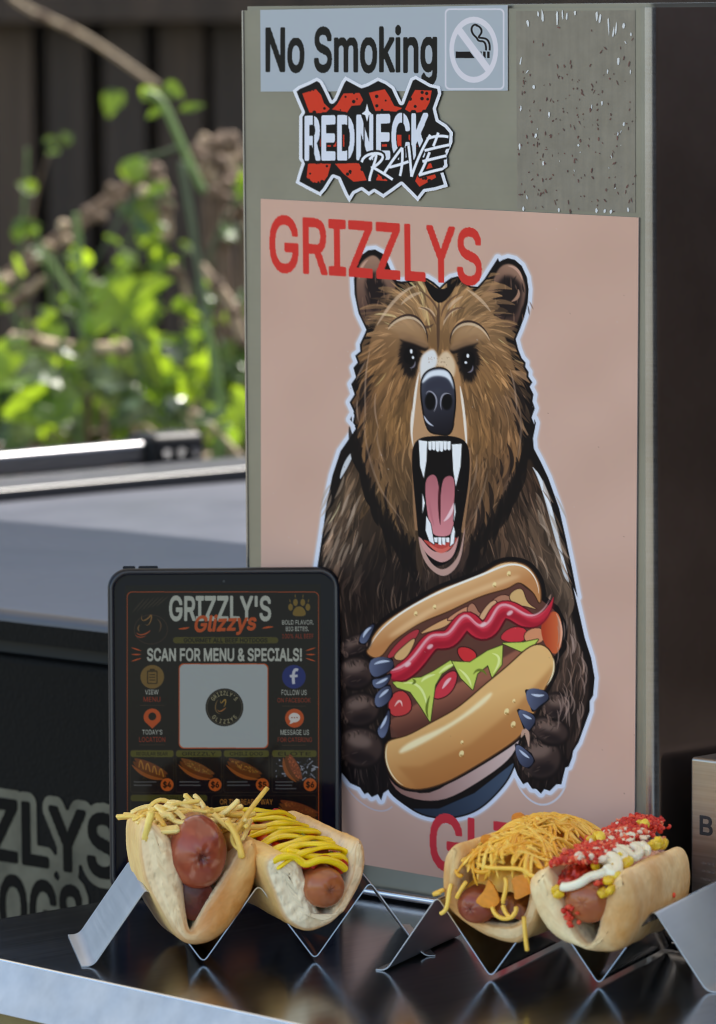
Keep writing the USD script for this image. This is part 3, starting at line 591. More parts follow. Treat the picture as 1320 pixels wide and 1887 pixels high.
    S(ZA([(645, 1090), (670, 1072), (700, 1100), (705, 1150), (690, 1190)]), 3 * k, (150, 146, 158), n=18, taper=True)
    S(ZA([(735, 1180), (732, 1120), (750, 1088), (790, 1090)]), 3 * k, (150, 146, 158), n=18, taper=True)
    S(ZB([(522, 60), (540, 90), (565, 106)]), 4 * k, (190, 190, 204), n=12, taper=True)
    # mouth
    mouth = closed(ZB([(478, 190), (510, 158), (560, 150), (640, 150), (690, 165), (715, 200), (718, 330), (702, 450), (684, 570), (668, 650), (600, 712), (545, 700), (505, 620), (490, 500), (474, 330)]), 5)
    F(mouth, (16, 11, 12))
    F(closed(ZB([(500, 585), (512, 660), (560, 735), (612, 757), (662, 720), (690, 640), (700, 545), (680, 640), (650, 700), (608, 728), (566, 712), (524, 645)]), 4), (186, 146, 134))
    F(closed(ZB([(505, 590), (520, 640), (560, 682), (600, 698), (640, 680), (664, 630), (672, 585), (640, 640), (598, 655), (550, 640)]), 4), (206, 150, 144))
    F(closed(ZB([(520, 600), (560, 640), (600, 655), (645, 632), (664, 590), (600, 618)]), 4), (190, 70, 62))
    F(closed(ZB([(545, 618), (600, 640), (650, 612), (600, 660)]), 4), (222, 110, 96), .8)
    tong = closed(ZB([(528, 380), (540, 328), (565, 318), (584, 355), (592, 440), (602, 355), (622, 325), (645, 326), (656, 372), (652, 470), (640, 572), (600, 586), (562, 574), (540, 500)]), 5)
    F(tong, grad(ZB([(590, 320)])[0], ZB([(590, 590)])[0], (176, 100, 108), (214, 134, 140), P))
    S(ZB([(590, 352), (589, 440), (593, 535)]), 5 * k, (70, 26, 32), n=14, taper=True)
    S(ZB([(608, 520), (634, 490), (652, 440)]), 6 * k, (240, 200, 204), n=12, taper=True)
    S(ZB([(540, 380), (548, 460), (566, 540)]), 5 * k, (190, 110, 118), n=12, taper=True)
    T = (240, 238, 240)
    for pts in ([(500, 168), (536, 172), (533, 255), (521, 332), (506, 280)], [(644, 186), (686, 184), (681, 280), (661, 368), (650, 300)], [(533, 498), (551, 530), (567, 620), (546, 606), (530, 560)], [(651, 540), (657, 565), (652, 615), (636, 628), (640, 580)], [(516, 400), (526, 440), (516, 485)], [(656, 440), (660, 480), (652, 520)]):
        F(PG(ZB(pts)).buffer(1.2), K); F(PG(ZB(pts)).buffer(.2), T)
    for i in range(6):
        x = 541 + i * 16.4; F(PG(ZB([(x, 172 + (i in (0, 5)) * 2), (x + 15, 172), (x + 14.5, 206 + 8 * (i in (2, 3))), (x + 8, 212 + 6 * (i in (2, 3))), (x + 1, 206 + 6 * (i in (2, 3)))])).buffer(.3), T)
    for i in range(4):
        x = 566 + i * 17; F(PG(ZB([(x, 590 + (i == 3) * 2), (x + 16, 590), (x + 15, 612 + 12 * (i in (1, 2))), (x + 2, 610 + 10 * (i in (1, 2)))])), T)
    # heavy shade under the jaw, parting head from shoulders
    for pts in ([(650, 800), (676, 880), (712, 950), (762, 1010)], [(968, 810), (942, 890), (900, 960), (866, 1010)]):
        c = curve(pts, 26)
        for q in c:
            sx = -1 if pts[0][0] < 800 else 1; e = q + np.array([-sx * R.uniform(2, 16), R.uniform(34, 70)]); S([q + [R.normal(0, 5), -14], (q + e) / 2 + [sx * 5, 0], e], R.uniform(7, 14) * k, (22, 16, 15), alpha=.85, n=8, taper=True)
    # the bun and its filling, held in both paws
    ub = closed(ZC([(235, 440), (250, 400), (290, 340), (370, 275), (480, 210), (600, 150), (740, 100), (830, 50), (900, 40), (960, 60), (1000, 110), (1018, 170), (1014, 222), (996, 190), (960, 152), (920, 130), (880, 150), (800, 175), (700, 212), (600, 260), (480, 310), (400, 360), (340, 410), (300, 460), (262, 466)]), 4)
    lb = closed(ZC([(318, 900), (332, 850), (400, 828), (520, 768), (640, 700), (760, 600), (880, 500), (960, 430), (1010, 412), (1050, 430), (1076, 480), (1074, 530), (1040, 600), (1000, 690), (940, 800), (860, 870), (700, 970), (560, 1040), (440, 1060), (370, 1030), (332, 970)]), 4)
    fil = PG(ZC([(300, 460), (340, 410), (400, 360), (480, 310), (600, 260), (700, 212), (800, 175), (920, 130), (1010, 200), (1080, 255), (1116, 330), (1112, 420), (1082, 462), (1010, 412), (960, 430), (880, 500), (760, 600), (640, 700), (520, 768), (400, 828), (345, 830), (330, 700), (330, 560)])).buffer(0)
    hot = union_all([PG(ub).buffer(0), PG(lb).buffer(0), fil])
    band = PG(closed(ZC([(318, 950), (350, 1040), (430, 1100), (560, 1112), (700, 1052), (860, 940), (915, 860), (930, 780), (700, 960), (440, 1070)]), 4)).buffer(0)
    F(hot.buffer(10).union(band.buffer(4)), K)
    F(band, grad(ZC([(330, 1000)])[0], ZC([(900, 900)])[0], (140, 98, 88), (206, 178, 172), P))
    F(PG(lb).buffer(6), K)
    F(fil, (96, 58, 48))
    F(fil.intersection(PG(ZC([(330, 760), (520, 640), (700, 560), (900, 440), (1000, 400), (1000, 500), (400, 860)]))), grad(ZC([(560, 640)])[0], ZC([(600, 730)])[0], (150, 92, 72), (92, 52, 42), P), blur=.8)
    for pts, c in (([(330, 470), (400, 380), (470, 345), (440, 400), (380, 450)], (178, 54, 62)), ([(360, 470), (400, 420), (450, 385), (430, 440), (390, 480)], (214, 168, 112)), ([(480, 360), (540, 320), (620, 290), (600, 320), (520, 350)], (216, 160, 108)), ([(600, 300), (690, 265), (700, 240), (640, 265)], (206, 140, 104)),
                   ([(690, 260), (712, 225), (745, 270), (800, 215), (870, 190), (900, 225), (830, 240), (770, 280)], (176, 118, 92)), ([(740, 300), (800, 215), (820, 220), (770, 290)], (214, 164, 122)), ([(880, 190), (930, 160), (960, 220), (1000, 250), (940, 235), (900, 225)], (212, 168, 110)), ([(840, 380), (890, 335), (955, 350), (940, 392), (870, 396)], (204, 50, 60)), ([(950, 360), (1020, 340), (1030, 390), (960, 400)], (214, 140, 100))):
        F(PG(closed(ZC(pts), 4)).buffer(1.6), (70, 34, 30)); F(closed(ZC(pts), 4), c)
    F(closed(ZC([(1030, 300), (1085, 262), (1114, 330), (1104, 430), (1080, 452), (1034, 400)]), 4), grad(ZC([(1030, 340)])[0], ZC([(1116, 350)])[0], (178, 62, 34), (214, 112, 64), P))
    S(ZC([(1088, 270), (1112, 340), (1100, 430)]), 4 * k, (236, 170, 140), n=12, taper=True)
    for pts, c in (([(545, 610), (600, 540), (636, 535), (632, 592), (585, 645), (540, 650)], (204, 56, 68)), ([(340, 655), (400, 622), (434, 700), (380, 732), (345, 722)], (196, 60, 60)), ([(648, 430), (690, 426), (728, 460), (704, 492), (660, 472)], (206, 48, 52))):
        F(PG(closed(ZC(pts), 4)).buffer(2), (60, 24, 24)); F(closed(ZC(pts), 4), c)
    S(ZC([(575, 610), (600, 575), (616, 560)]), 6 * k, (240, 180, 184), n=10, taper=True)
    S(ZC([(360, 690), (385, 665), (395, 690)]), 4 * k, (240, 190, 180), n=10, taper=True)
    for pts in ([(355, 582), (420, 565), (480, 560), (540, 530), (612, 484), (632, 500), (572, 540), (542, 592), (520, 755), (480, 690), (432, 622), (372, 602)], [(622, 488), (700, 492), (780, 440), (846, 415), (842, 500), (800, 556), (782, 500), (732, 540), (712, 612), (660, 560)], [(850, 405), (940, 402), (1006, 388), (974, 430), (930, 440)]):
        F(PG(ZC(pts)).buffer(2.2), (58, 62, 26)); F(PG(ZC(pts)).buffer(.6), (196, 206, 92))
    for pts in ([(400, 585), (470, 600), (510, 720)], [(560, 540), (600, 510), (625, 500)], [(650, 520), (690, 560), (706, 600)], [(800, 450), (830, 470), (805, 540)], [(480, 580), (500, 560), (545, 545)]):
        S(ZC(pts), 5 * k, (228, 234, 150), n=10, taper=True)
    for pts in ([(438, 590), (452, 576), (440, 566)], [(715, 545), (740, 525), (760, 530), (775, 550)], [(520, 640), (505, 700), (512, 740)]):
        S(ZC(pts), 5 * k, (110, 120, 40), n=10, taper=True)
    kp = ZC([(345, 552), (430, 512), (490, 442), (540, 394), (600, 388), (650, 335), (692, 305), (740, 345), (790, 335), (840, 262), (890, 262), (930, 285), (980, 304), (1030, 284), (1078, 198)])
    kc = curve(kp, 70); s = np.linspace(0, 1, 70)
    def rib(off, wd):
        d = np.gradient(kc, axis=0); d /= np.linalg.norm(d, axis=1, keepdims=True); nn = np.stack([-d[:, 1], d[:, 0]], 1)
        w = wd * np.clip(np.minimum(s * 14 + .45, (1 - s) * 5 + .02), 0, 1); c = kc + np.array(off)
        return np.vstack([c + nn * w[:, None] / 2, (c - nn * w[:, None] / 2)[::-1]])
    F(PG(rib((0, 0), 37)).buffer(0), (92, 20, 28)); F(PG(rib((-.4, -1), 31)).buffer(0), (196, 40, 58)); F(PG(rib((2, 7), 11)).buffer(0), (158, 26, 44), .8, blur=1.5 * k)
    F(PG(rib((-3, -10), 5)).buffer(0), (236, 176, 180), .9, blur=.5); F(PG(rib((-1, -6), 3)).buffer(0), (222, 96, 110), .8, blur=.6)
    for q in ((880, 268), (760, 320), (520, 420), (420, 500)): F(ZC(ell(*q, 16, 9, -.6)), (240, 196, 196), .9, blur=.7)
    for shp, a, b, c0, c1 in ((ub, (500, 180), (560, 300), (232, 186, 132), (190, 126, 76)), (lb, (560, 720), (680, 990), (230, 180, 116), (180, 114, 60))):
        F(PG(shp).buffer(2.4), (74, 44, 26)); F(shp, grad(ZC([a])[0], ZC([b])[0], c0, c1, P))
    S(ZC([(246, 430), (300, 345), (420, 250), (600, 158), (780, 85), (880, 50), (950, 64), (995, 115), (1010, 180)]), 4 * k, (244, 236, 224), n=50, taper=True)
    F(closed(ZC([(330, 380), (480, 270), (680, 180), (860, 110), (930, 100), (760, 170), (560, 250), (400, 350)]), 4), (240, 200, 150), .7, blur=3 * k)
    F(closed(ZC([(380, 900), (400, 870), (560, 790), (700, 700), (800, 625), (790, 650), (640, 765), (480, 860)]), 4), (250, 232, 186), .9, blur=1.8 * k)
    F(PG(lb).intersection(PG(ZC([(320, 900), (360, 960), (480, 960), (700, 860), (900, 700), (1076, 500), (1100, 900), (500, 1100)]))), (168, 104, 54), .5, blur=3 * k)
    S(ZC([(330, 860), (322, 920), (345, 990), (400, 1045)]), 3 * k, (238, 214, 170), n=20, taper=True)
    S(ZC([(1075, 470), (1076, 530), (1045, 596)]), 3 * k, (240, 220, 180), n=14, taper=True)
    for x, y, r in ((865, 712, 10), (895, 770, 10), (898, 664, 6), (662, 902, 10), (664, 850, 6), (810, 140, 8), (540, 240, 7), (455, 270, 7), (875, 90, 8)):
        F(ZC(ell(x, y, r, r * 1.5, .4)), (246, 222, 160), .9); F(ZC(ell(x + 2, y + r, r, r * .5, .4)), (150, 100, 44), .6)
    # paws
    def finger(cx, cy, rx, ry, rot):
        F(ZC(ell(cx, cy, rx + 5, ry + 5, rot)), K, blur=1.5 * k); F(ZC(ell(cx, cy - 3, rx - 4, ry - 8, rot)), (62, 46, 42), blur=2.5 * k); F(ZC(ell(cx - rx * .1, cy - ry * .38, rx * .62, ry * .34, rot)), (122, 98, 88), .85, blur=4 * k); F(ZC(ell(cx + rx * .1, cy + ry * .5, rx * .6, ry * .3, rot)), (28, 20, 21), .8, blur=4 * k)
        for _ in range(9):
            a = R.uniform(0, 6.28); q = np.array([cx + math.cos(a) * rx * R.uniform(.1, .8), cy + math.sin(a) * ry * R.uniform(.1, .8)]); S(ZC([q, q + [R.uniform(-40, -14), R.uniform(4, 20)]]), 2.2 * k, (110, 88, 78) if R.random() < .5 else (36, 26, 26), alpha=.4, n=4, taper=True)
        for _ in range(34):
            t = R.uniform(2.2, 5.6); q = np.array([cx + math.cos(t) * rx * .9, cy + math.sin(t) * ry * .85]); e = q + [R.uniform(-6, 16), R.uniform(10, 34)]
            S(ZC([q, (q + e) / 2 + [R.normal(0, 5), 0], e]), R.uniform(2.2, 4.6) * k, np.array((86, 66, 58)) * R.uniform(.35, 1.5), alpha=.7, n=6, taper=True)
    def claw(pts, hi):
        F(PG(ZC(pts)).buffer(3.2, join_style=1), (16, 13, 18)); F(closed(ZC(pts), 4), grad(ZC([pts[0]])[0], ZC([pts[2]])[0], (96, 102, 128), (52, 54, 72), P)); S(ZC(hi), 5 * k, (190, 196, 214), n=8, taper=True)
    finger(185, 415, 72, 44, -.5); claw([(205, 400), (214, 360), (266, 320), (254, 362), (226, 404)], [(218, 380), (232, 352), (256, 332)])
    finger(205, 875, 105, 92, .25); finger(205, 705, 88, 76, -.15); finger(185, 540, 84, 74, -.1)
    claw([(254, 482), (345, 478), (352, 512), (305, 546), (262, 552)], [(268, 500), (300, 488), (340, 486)]); claw([(262, 572), (300, 562), (340, 548), (322, 590), (272, 604)], [(275, 588), (310, 572), (330, 560)])
    claw([(276, 640), (336, 598), (346, 640), (318, 680), (282, 690)], [(290, 650), (318, 624), (334, 612)]); claw([(284, 800), (312, 752), (334, 706), (336, 765), (304, 832)], [(296, 790), (314, 758), (326, 730)])
    finger(1020, 925, 92, 96, -.2); finger(1060, 800, 88, 62, .3); finger(1090, 690, 62, 62, .2)
    claw([(956, 620), (1042, 624), (1052, 655), (1010, 690), (985, 706)], [(975, 634), (1005, 640), (1035, 638)]); claw([(920, 708), (986, 730), (988, 768), (960, 800), (950, 790)], [(938, 724), (960, 738), (978, 745)]); claw([(910, 864), (972, 905), (986, 935), (965, 962), (926, 946)], [(922, 884), (945, 905), (968, 922)])
    S(ZC([(930, 830), (950, 800), (965, 870)]), 10 * k, (190, 150, 130), n=8, taper=True)
    for _ in range(40):
        q = ZC([(R.uniform(1090, 1215), R.uniform(240, 720))])[0]
        if sil.buffer(-8).contains(Point(q)): S([q, q + [R.normal(4, 3), 16], q + [R.normal(2, 3), 36]], R.uniform(2, 4) * k, (170, 140, 128), alpha=.55, n=7, taper=True)
    # lettering
    F(fit_text('GRIZZLYS', [(496, 399), (888, 424), (889, 523), (497, 497)], False, .03), (206, 52, 44))
    F(fit_text('GLIZZYS', [(792, 1500), (1180, 1553), (1180, 1652), (792, 1598)], False, .03), (202, 52, 62))
    for _ in range(60):                                   # scuffs and specks
        q = np.array([R.uniform(490, 1170), R.uniform(420, 1560)]); F(ell(*q, R.uniform(.5, 1.5), R.uniform(.5, 1.2), n=8), (205, 196, 196) if R.random() < .6 else (90, 70, 66), .5)
    for pts in ([(530, 330), (700, 352), (840, 345)], [(320, 595), (520, 630), (680, 622)], [(1040, 640), (1130, 634), (1200, 622)]):
        pass

def paint_no_smoking(cv):
    R = np.random.default_rng(3); F, S, k = cv.fill, cv.stroke, cv.scale
    F(fit_text('No Smoking', ZL([(74, 80), (549, 76), (549, 195), (74, 194)]), False, .042), (24, 22, 20))
    W_ = (214, 208, 218)
    F(rrect(820, 15, 930, 165, 9).difference(rrect(823, 18, 927, 162, 7)), W_, .9)
    cx, cy = ZL([(650, 137)])[0]
    bar = LineString([(cx - 34, cy - 46), (cx + 34, cy + 46)]).buffer(6.2, cap_style=2)
    K = (22, 16, 18)
    F(box(*ZL([(600, 142)])[0], *ZL([(672, 160)])[0]), K)
    for x in (676, 687): F(box(*ZL([(x, 142)])[0], *ZL([(x + 7, 160)])[0]), K)
    S(ZL([(660, 70), (650, 69), (644, 80), (650, 96), (658, 104), (664, 112), (676, 114), (683, 124), (684, 139)]), 3.4 * k, K, n=40)
    S(ZL([(656, 70), (668, 76), (671, 90), (664, 102), (668, 104), (684, 107), (693, 120), (694, 139)]), 3.4 * k, K, n=40)
    ring = PG(ell(cx, cy, 45, 61)).difference(PG(ell(cx, cy, 36.5, 50)))
    F(bar.intersection(PG(ell(cx, cy, 42, 57))).buffer(1.5), (172, 176, 188)); F(union_all([ring, bar.intersection(PG(ell(cx, cy, 42, 57)))]), W_)

RAVE_OUTLINE = [(150, 250), (165, 238), (195, 225), (216, 214), (230, 222), (240, 240), (258, 278), (264, 272), (285, 225), (295, 211), (340, 235), (355, 230), (385, 214), (410, 225), (430, 240), (440, 262), (450, 282), (462, 250), (475, 216), (490, 209), (530, 232), (556, 238), (560, 258), (545, 300), (552, 330), (575, 345), (592, 365), (590, 395), (575, 430), (577, 460), (564, 470), (578, 515), (545, 525), (515, 530), (495, 556), (480, 540), (450, 510), (430, 525), (400, 546), (375, 530), (360, 540), (340, 525), (320, 535), (306, 558), (295, 540), (275, 495), (262, 490), (240, 525), (226, 541), (185, 520), (158, 505), (165, 480), (175, 450), (168, 440), (168, 320), (175, 310), (160, 275)]

def paint_rave(cv):
    F, S, k = cv.fill, cv.stroke, cv.scale
    o = PG(ZL(RAVE_OUTLINE)).buffer(0); K = (18, 15, 16)
    F(o.buffer(6), (222, 222, 232)); F(o.buffer(-6.2).buffer(.6), K)
    RD = (206, 54, 30)
    ups = [[(176, 258), (214, 246), (228, 262), (236, 285), (252, 300), (240, 312), (196, 312)], [(258, 302), (272, 288), (290, 258), (334, 256), (344, 276), (336, 290), (312, 292), (300, 310)], [(360, 256), (404, 246), (418, 268), (430, 292), (452, 298), (440, 308), (378, 306)], [(460, 302), (472, 276), (488, 248), (534, 250), (528, 282), (514, 308), (478, 312)],
           [(192, 452), (256, 450), (246, 486), (232, 506), (206, 504), (188, 490)], [(266, 452), (332, 450), (346, 478), (354, 498), (318, 502), (290, 480)], [(500, 470), (528, 440), (546, 490), (500, 516), (488, 500)], [(388, 470), (420, 480), (410, 500), (380, 498)]]
    R = np.random.default_rng(5)
    for u in ups:
        pg = PG(ZL(u)).buffer(0); F(pg, RD)
        x0, y0, x1, y1 = pg.bounds
        for _ in range(7):
            q = (R.uniform(x0, x1), R.uniform(y0, y1)); r = R.uniform(1.2, 4)
            F(PG(ell(*q, r, r, n=10)).intersection(pg), K)
    for x in (225, 262, 420, 470, 380): F(box(*ZL([(x, 372)])[0], *ZL([(x + 30, 405)])[0]), RD)
    F(fit_text('REDNECK', ZL([(180, 324), (526, 316), (526, 436), (180, 440)]), False, .11), K)
    t = fit_text('REDNECK', ZL([(182, 326), (524, 318), (524, 434), (182, 438)]), False, .055)
    for x in (205, 300, 345, 372, 452): t = t.difference(box(*ZL([(x, 300)])[0], *ZL([(x + 3.6, 450)])[0]))
    F(t, (216, 218, 232))
    F(PG(ZL([(355, 286), (360, 306), (368, 314), (360, 318), (355, 336), (350, 318), (340, 314), (350, 306)])), (230, 230, 240))
    strokes = [[(362, 440), (380, 428), (372, 460), (362, 500)], [(340, 448), (372, 424), (398, 430), (392, 446), (366, 464)], [(374, 464), (392, 474), (426, 496)], [(452, 408), (428, 440), (400, 482)], [(452, 408), (452, 450), (446, 486)], [(416, 462), (440, 456), (470, 446)], [(470, 402), (474, 440), (478, 488)], [(478, 488), (500, 430), (530, 372)], [(528, 420), (516, 450), (500, 484)], [(514, 416), (545, 408), (582, 400)], [(508, 446), (540, 438), (574, 430)], [(498, 484), (532, 474), (566, 466)], [(520, 384), (550, 376), (580, 378)], [(552, 366), (546, 384), (538, 404)]]
    for s in strokes: S(ZL(s), 13 * k, K, n=16)
    for s in strokes: S(ZL(s), 5.2 * k, (232, 232, 242), n=16)

def paint_menu(cv):
    R = np.random.default_rng(9); F, S, k = cv.fill, cv.stroke, cv.scale
    O, G, DO = (196, 84, 38), (188, 194, 184), (150, 52, 34)
    def T(text, b, c, bold=False, fat=.02, **kw): F(fit_text(text, ZT(bx4(*b)), bold, fat), c, **kw)
    def RR(x0, y0, x1, y1, r, c, a=1.):
        F(PG(ZT(np.array(rrect(x0, y0, x1, y1, r).exterior.coords)[:-1])), c, a)
    def LINE(pts, w, c, **kw): S(ZT(pts), w * .3636 * k, c, **kw)
    RR(148, 193, 1122, 1700, 26, O, .9); RR(152, 197, 1118, 1700, 24, (24, 21, 24))
    for i in range(6): LINE([(175 + i * 24, 300 - i * 6), (240 + i * 24, 225 - i * 2)], 7, (70, 58, 46), taper=True, n=8, alpha=.7)
    # small badge sketch
    F(PG(ZT(ell(270, 385, 86, 76))).difference(PG(ZT(ell(270, 385, 82, 72)))), (60, 44, 38))
    for pts, c in (([(225, 310), (232, 340), (262, 322), (272, 312), (268, 345), (240, 360)], (150, 110, 60)), ([(196, 400), (220, 412), (252, 402), (268, 388)], (176, 80, 44)), ([(190, 412), (212, 424), (246, 416)], (150, 66, 40)), ([(300, 330), (320, 360), (310, 400)], (90, 66, 48)), ([(215, 360), (205, 380), (212, 396)], (130, 96, 56))): LINE(pts, 7, c, taper=True, n=16)
    T("GRIZZLY'S", (362, 220, 880, 337), G, False, .045)
    q = ZT([(498, 320), (812, 306), (800, 384), (486, 396)])
    F(fit_text('Glizzys', q, False, .05), O)
    LINE([(408, 382), (440, 380), (466, 374)], 10, O, n=8, taper=True); LINE([(833, 380), (862, 374), (892, 372)], 10, O, n=8, taper=True)
    RR(382, 424, 916, 456, 16, (82, 78, 34)); T('GOURMET ALL BEEF HOTDOGS', (436, 430, 862, 450), (24, 22, 18), True)
    T('SCAN FOR MENU & SPECIALS!', (250, 483, 1036, 543), G, False, .05)
    for sx in (-1, 1):
        for a in (-26, 0, 26):
            x0 = 196 if sx < 0 else 1080; LINE([(x0 - sx * -26 if False else x0 + sx * 26, 512 + a * 1.35), (x0 - sx * 26, 512 + a * .7)], 7, O, taper=True, n=6)
    # where the square code stood only its blank white card is kept
    RR(411, 557, 866, 989, 26, O); RR(416, 562, 861, 984, 24, (176, 186, 188))
    F(ZT(ell(643, 780, 96, 96)), (20, 18, 20)); F(PG(ZT(ell(643, 780, 90, 90))).difference(PG(ZT(ell(643, 780, 87, 87)))), (90, 84, 70))
    def arc(text, r, a0, a1, up, c):
        n = len(text)
        for i, ch in enumerate(text):
            if ch == ' ': continue
            a = math.radians(a0 + (a1 - a0) * (i + .5) / n); g = glyphs(ch, True); hgt = 20.
            w = g.bounds[2] - g.bounds[0]; s = -1 if up else 1
            cx, cy = 643 + r * math.cos(a), 780 + r * math.sin(a); rot = a + (math.pi / 2 if up else -math.pi / 2)
            g = affinity.translate(g, -(g.bounds[0] + w / 2), -.5); c_, s_ = math.cos(rot) * hgt, math.sin(rot) * hgt
            g = affinity.affine_transform(g, [c_ * .8, s_, s_ * .8, -c_, cx, cy])
            F(shp_transform(lambda x, y, z=None: tuple(ZT(np.stack([x, y], 1)).T), g), c)
    arc("GRIZZLY'S", 72, 210, 330, True, (176, 168, 130)); arc('GLIZZYS', 72, 145, 35, False, (176, 168, 130))
    for pts, c in (([(622, 740), (630, 756), (646, 740), (648, 760), (636, 776)], (178, 140, 66)), ([(606, 790), (622, 800), (640, 790), (652, 780)], (170, 110, 60)), ([(612, 740), (598, 770), (602, 800), (624, 812)], (120, 96, 60))): LINE(pts, 6, c, taper=True, n=14)
    # icons
    F(ZT(ell(277, 625, 60, 60)), (124, 98, 52)); RR(250, 592, 304, 662, 8, (60, 46, 26)); RR(256, 600, 298, 656, 4, (124, 98, 52))
    for y in (614, 628, 642): LINE([(262, y), (292, y)], 5, (60, 46, 26))
    RR(264, 584, 290, 600, 5, (60, 46, 26))
    T('VIEW', (240, 691, 309, 714), G); T('MENU', (232, 727, 318, 751), DO); LINE([(215, 770), (340, 770)], 3, (70, 52, 40)); LINE([(210, 970), (340, 970)], 3, (70, 52, 40))
    F(ZT(np.vstack([ell(277, 830, 44, 44)[18:36], ell(277, 830, 44, 44)[0:4], [(277, 888)], ell(277, 830, 44, 44)[15:18]])), O); F(ZT(ell(277, 826, 20, 20)), (30, 24, 24))
    T("TODAY'S", (226, 894, 328, 917), G); T('LOCATION', (210, 931, 343, 955), DO)
    F(ZT(ell(995, 625, 60, 60)), (34, 48, 118))
    LINE([(1016, 592), (1002, 590), (994, 604), (994, 662)], 15, (206, 210, 222), n=20); LINE([(974, 622), (1014, 620)], 13, (206, 210, 222))
    T('FOLLOW US', (932, 692, 1060, 717), G); T('ON FACEBOOK', (911, 733, 1080, 755), DO); LINE([(935, 774), (1055, 774)], 3, (70, 52, 40)); LINE([(935, 972), (1055, 972)], 3, (70, 52, 40))
    F(ZT(ell(998, 835, 48, 48)), O); F(ZT(ell(998, 832, 29, 24)), (224, 220, 216)); F(ZT([(978, 848), (972, 866), (996, 856)]), (224, 220, 216))
    for x in (985, 998, 1011): F(ZT(ell(x, 832, 3.6, 3.6, n=8)), (150, 70, 40))
    T('MESSAGE US', (927, 894, 1072, 919), G); T('FOR CATERING', (913, 933, 1087, 955), DO)
    # paw
    Y = (128, 104, 46)
    F(closed(ZT([(990, 310), (1000, 278), (1022, 268), (1044, 278), (1054, 310), (1022, 318)])), Y)
    for x, y in ((978, 272), (1003, 248), (1040, 248), (1066, 272)): F(ZT(ell(x, y, 12, 18)), Y); LINE([(x, y - 22), (x + (x - 1022) * .12, y - 42)], 5, Y, taper=True, n=5)
    T('BOLD FLAVOR.', (935, 338, 1095, 360), G); T('BIG BITES.', (954, 371, 1070, 393), G); T('100% ALL BEEF', (935, 408, 1095, 430), DO)
    # menu cards
    OL = (88, 86, 36)
    def dog(cx, cy, L, rot, c1, c2, bits):
        c, s = math.cos(rot), math.sin(rot); at = lambda u, v: (cx + u * c - v * s, cy + u * s + v * c)
        LINE([at(-L, 8), at(0, 26), at(L, 8)], 46, (104, 56, 26), n=20, taper=True); LINE([at(-L, -8), at(0, -2), at(L, -6)], 44, c1, n=20, taper=True); LINE([at(-L, 26), at(0, 46), at(L, 24)], 18, (150, 82, 38), n=20, taper=True)
        for _ in range(bits):
            u = R.uniform(-.8, .8); p = at(u * L, R.uniform(-18, 18) * (1 - u * u)); F(ZT(ell(*p, R.uniform(2, 5), R.uniform(2, 4), R.uniform(0, 3), n=8)), np.array(c2) * R.uniform(.6, 1.2))
    cards = (((167, 385), 'REGULAR BEAR', '$4', (110, 60, 34), (140, 90, 40), 0), ((398, 628), 'GRIZZLY', '$6', (120, 72, 40), (150, 110, 56), 70), ((640, 868), 'CHILI DOG', '$5', (104, 58, 30), (160, 112, 50), 70), ((885, 1110), 'ELOTE', '$6', (130, 66, 40), (170, 90, 56), 90))
    for (x0, x1), name, price, c1, c2, nb in cards:
        RR(x0 - 2, 996, x1 + 2, 1212, 14, (66, 56, 44)); RR(x0, 998, x1, 1210, 12, (27, 23, 26)); RR(x0, 998, x1, 1032, 12, OL)
        T(name, (x0 + 30, 1006, x1 - 30, 1024), (38, 36, 20))
        m = (x0 + x1) / 2
        if name == 'ELOTE':
            for _ in range(60): q = np.array([m + R.uniform(-95, 95), 1088 + R.uniform(-48, 48)]); LINE([q, q + R.normal(0, 12, 2)], R.uniform(3, 8), (150, 156, 170) if R.random() < .5 else (60, 62, 72), n=4)
            dog(m, 1085, 70, 1.1, c1, c2, nb)
        else: dog(m - 8, 1085, 92, .42, c1, c2, nb)
        if nb == 0:
            for i in range(4): LINE([(m - 66 + i * 34, 1085 + i * 13), (m - 58 + i * 34, 1050 + i * 14), (m - 44 + i * 34, 1094 + i * 13)], 6, (176, 120, 50), n=10)
        F(ZT(ell(x1 - 33, 1172, 33, 33)), (190, 92, 40)); T(price, (x1 - 54, 1158, x1 - 12, 1186), (40, 24, 18), True)
        for i in range(2 + (nb > 70)): LINE([(x0 + 16, 1158 + i * 17), (x0 + 16 + R.uniform(80, 120), 1158 + i * 17)], 6, (104, 106, 106), alpha=.8)
    RR(166, 1222, 557, 1500, 14, (60, 50, 40)); RR(168, 1224, 555, 1500, 12, (27, 23, 26)); RR(168, 1224, 555, 1256, 12, OL, .8); T('POLISH DOG', (318, 1230, 470, 1250), (40, 38, 22))
    RR(578, 1226, 1112, 1500, 14, (60, 50, 40)); RR(580, 1228, 1110, 1500, 12, (22, 19, 22)); T("OR THE BEAR'S WAY", (620, 1246, 888, 1272), (178, 116, 50))
    dog(1020, 1290, 100, .3, (110, 54, 30), (140, 80, 40), 60); dog(260, 1310, 100, -.5, (110, 58, 34), (140, 80, 44), 30); dog(460, 1330, 90, -.4, (130, 66, 40), (150, 90, 48), 30)
    dog(720, 1370, 100, .3, (120, 62, 36), (150, 96, 50), 60)
PAPER_EDGE = plain('paper_edge', (.33, .27, .25), .7)
def corner(px, py): w = ony(px, py, 0); return np.array([w[0], w[2]])
print_sheet('bear_poster', 'pink poster of a roaring brown bear gripping a loaded hot dog', 'poster', corner(482.8, 366), corner(1179.2, 400.5), corner(482.8, 366) + (corner(1170.5, 1700) - corner(1179.2, 400.5)) / np.linalg.norm(corner(1170.5, 1700) - corner(1179.2, 400.5)) * .4135, -.0010, (203, 164, 147), paint_bear_poster, 520, 900, .0008, PAPER_EDGE)
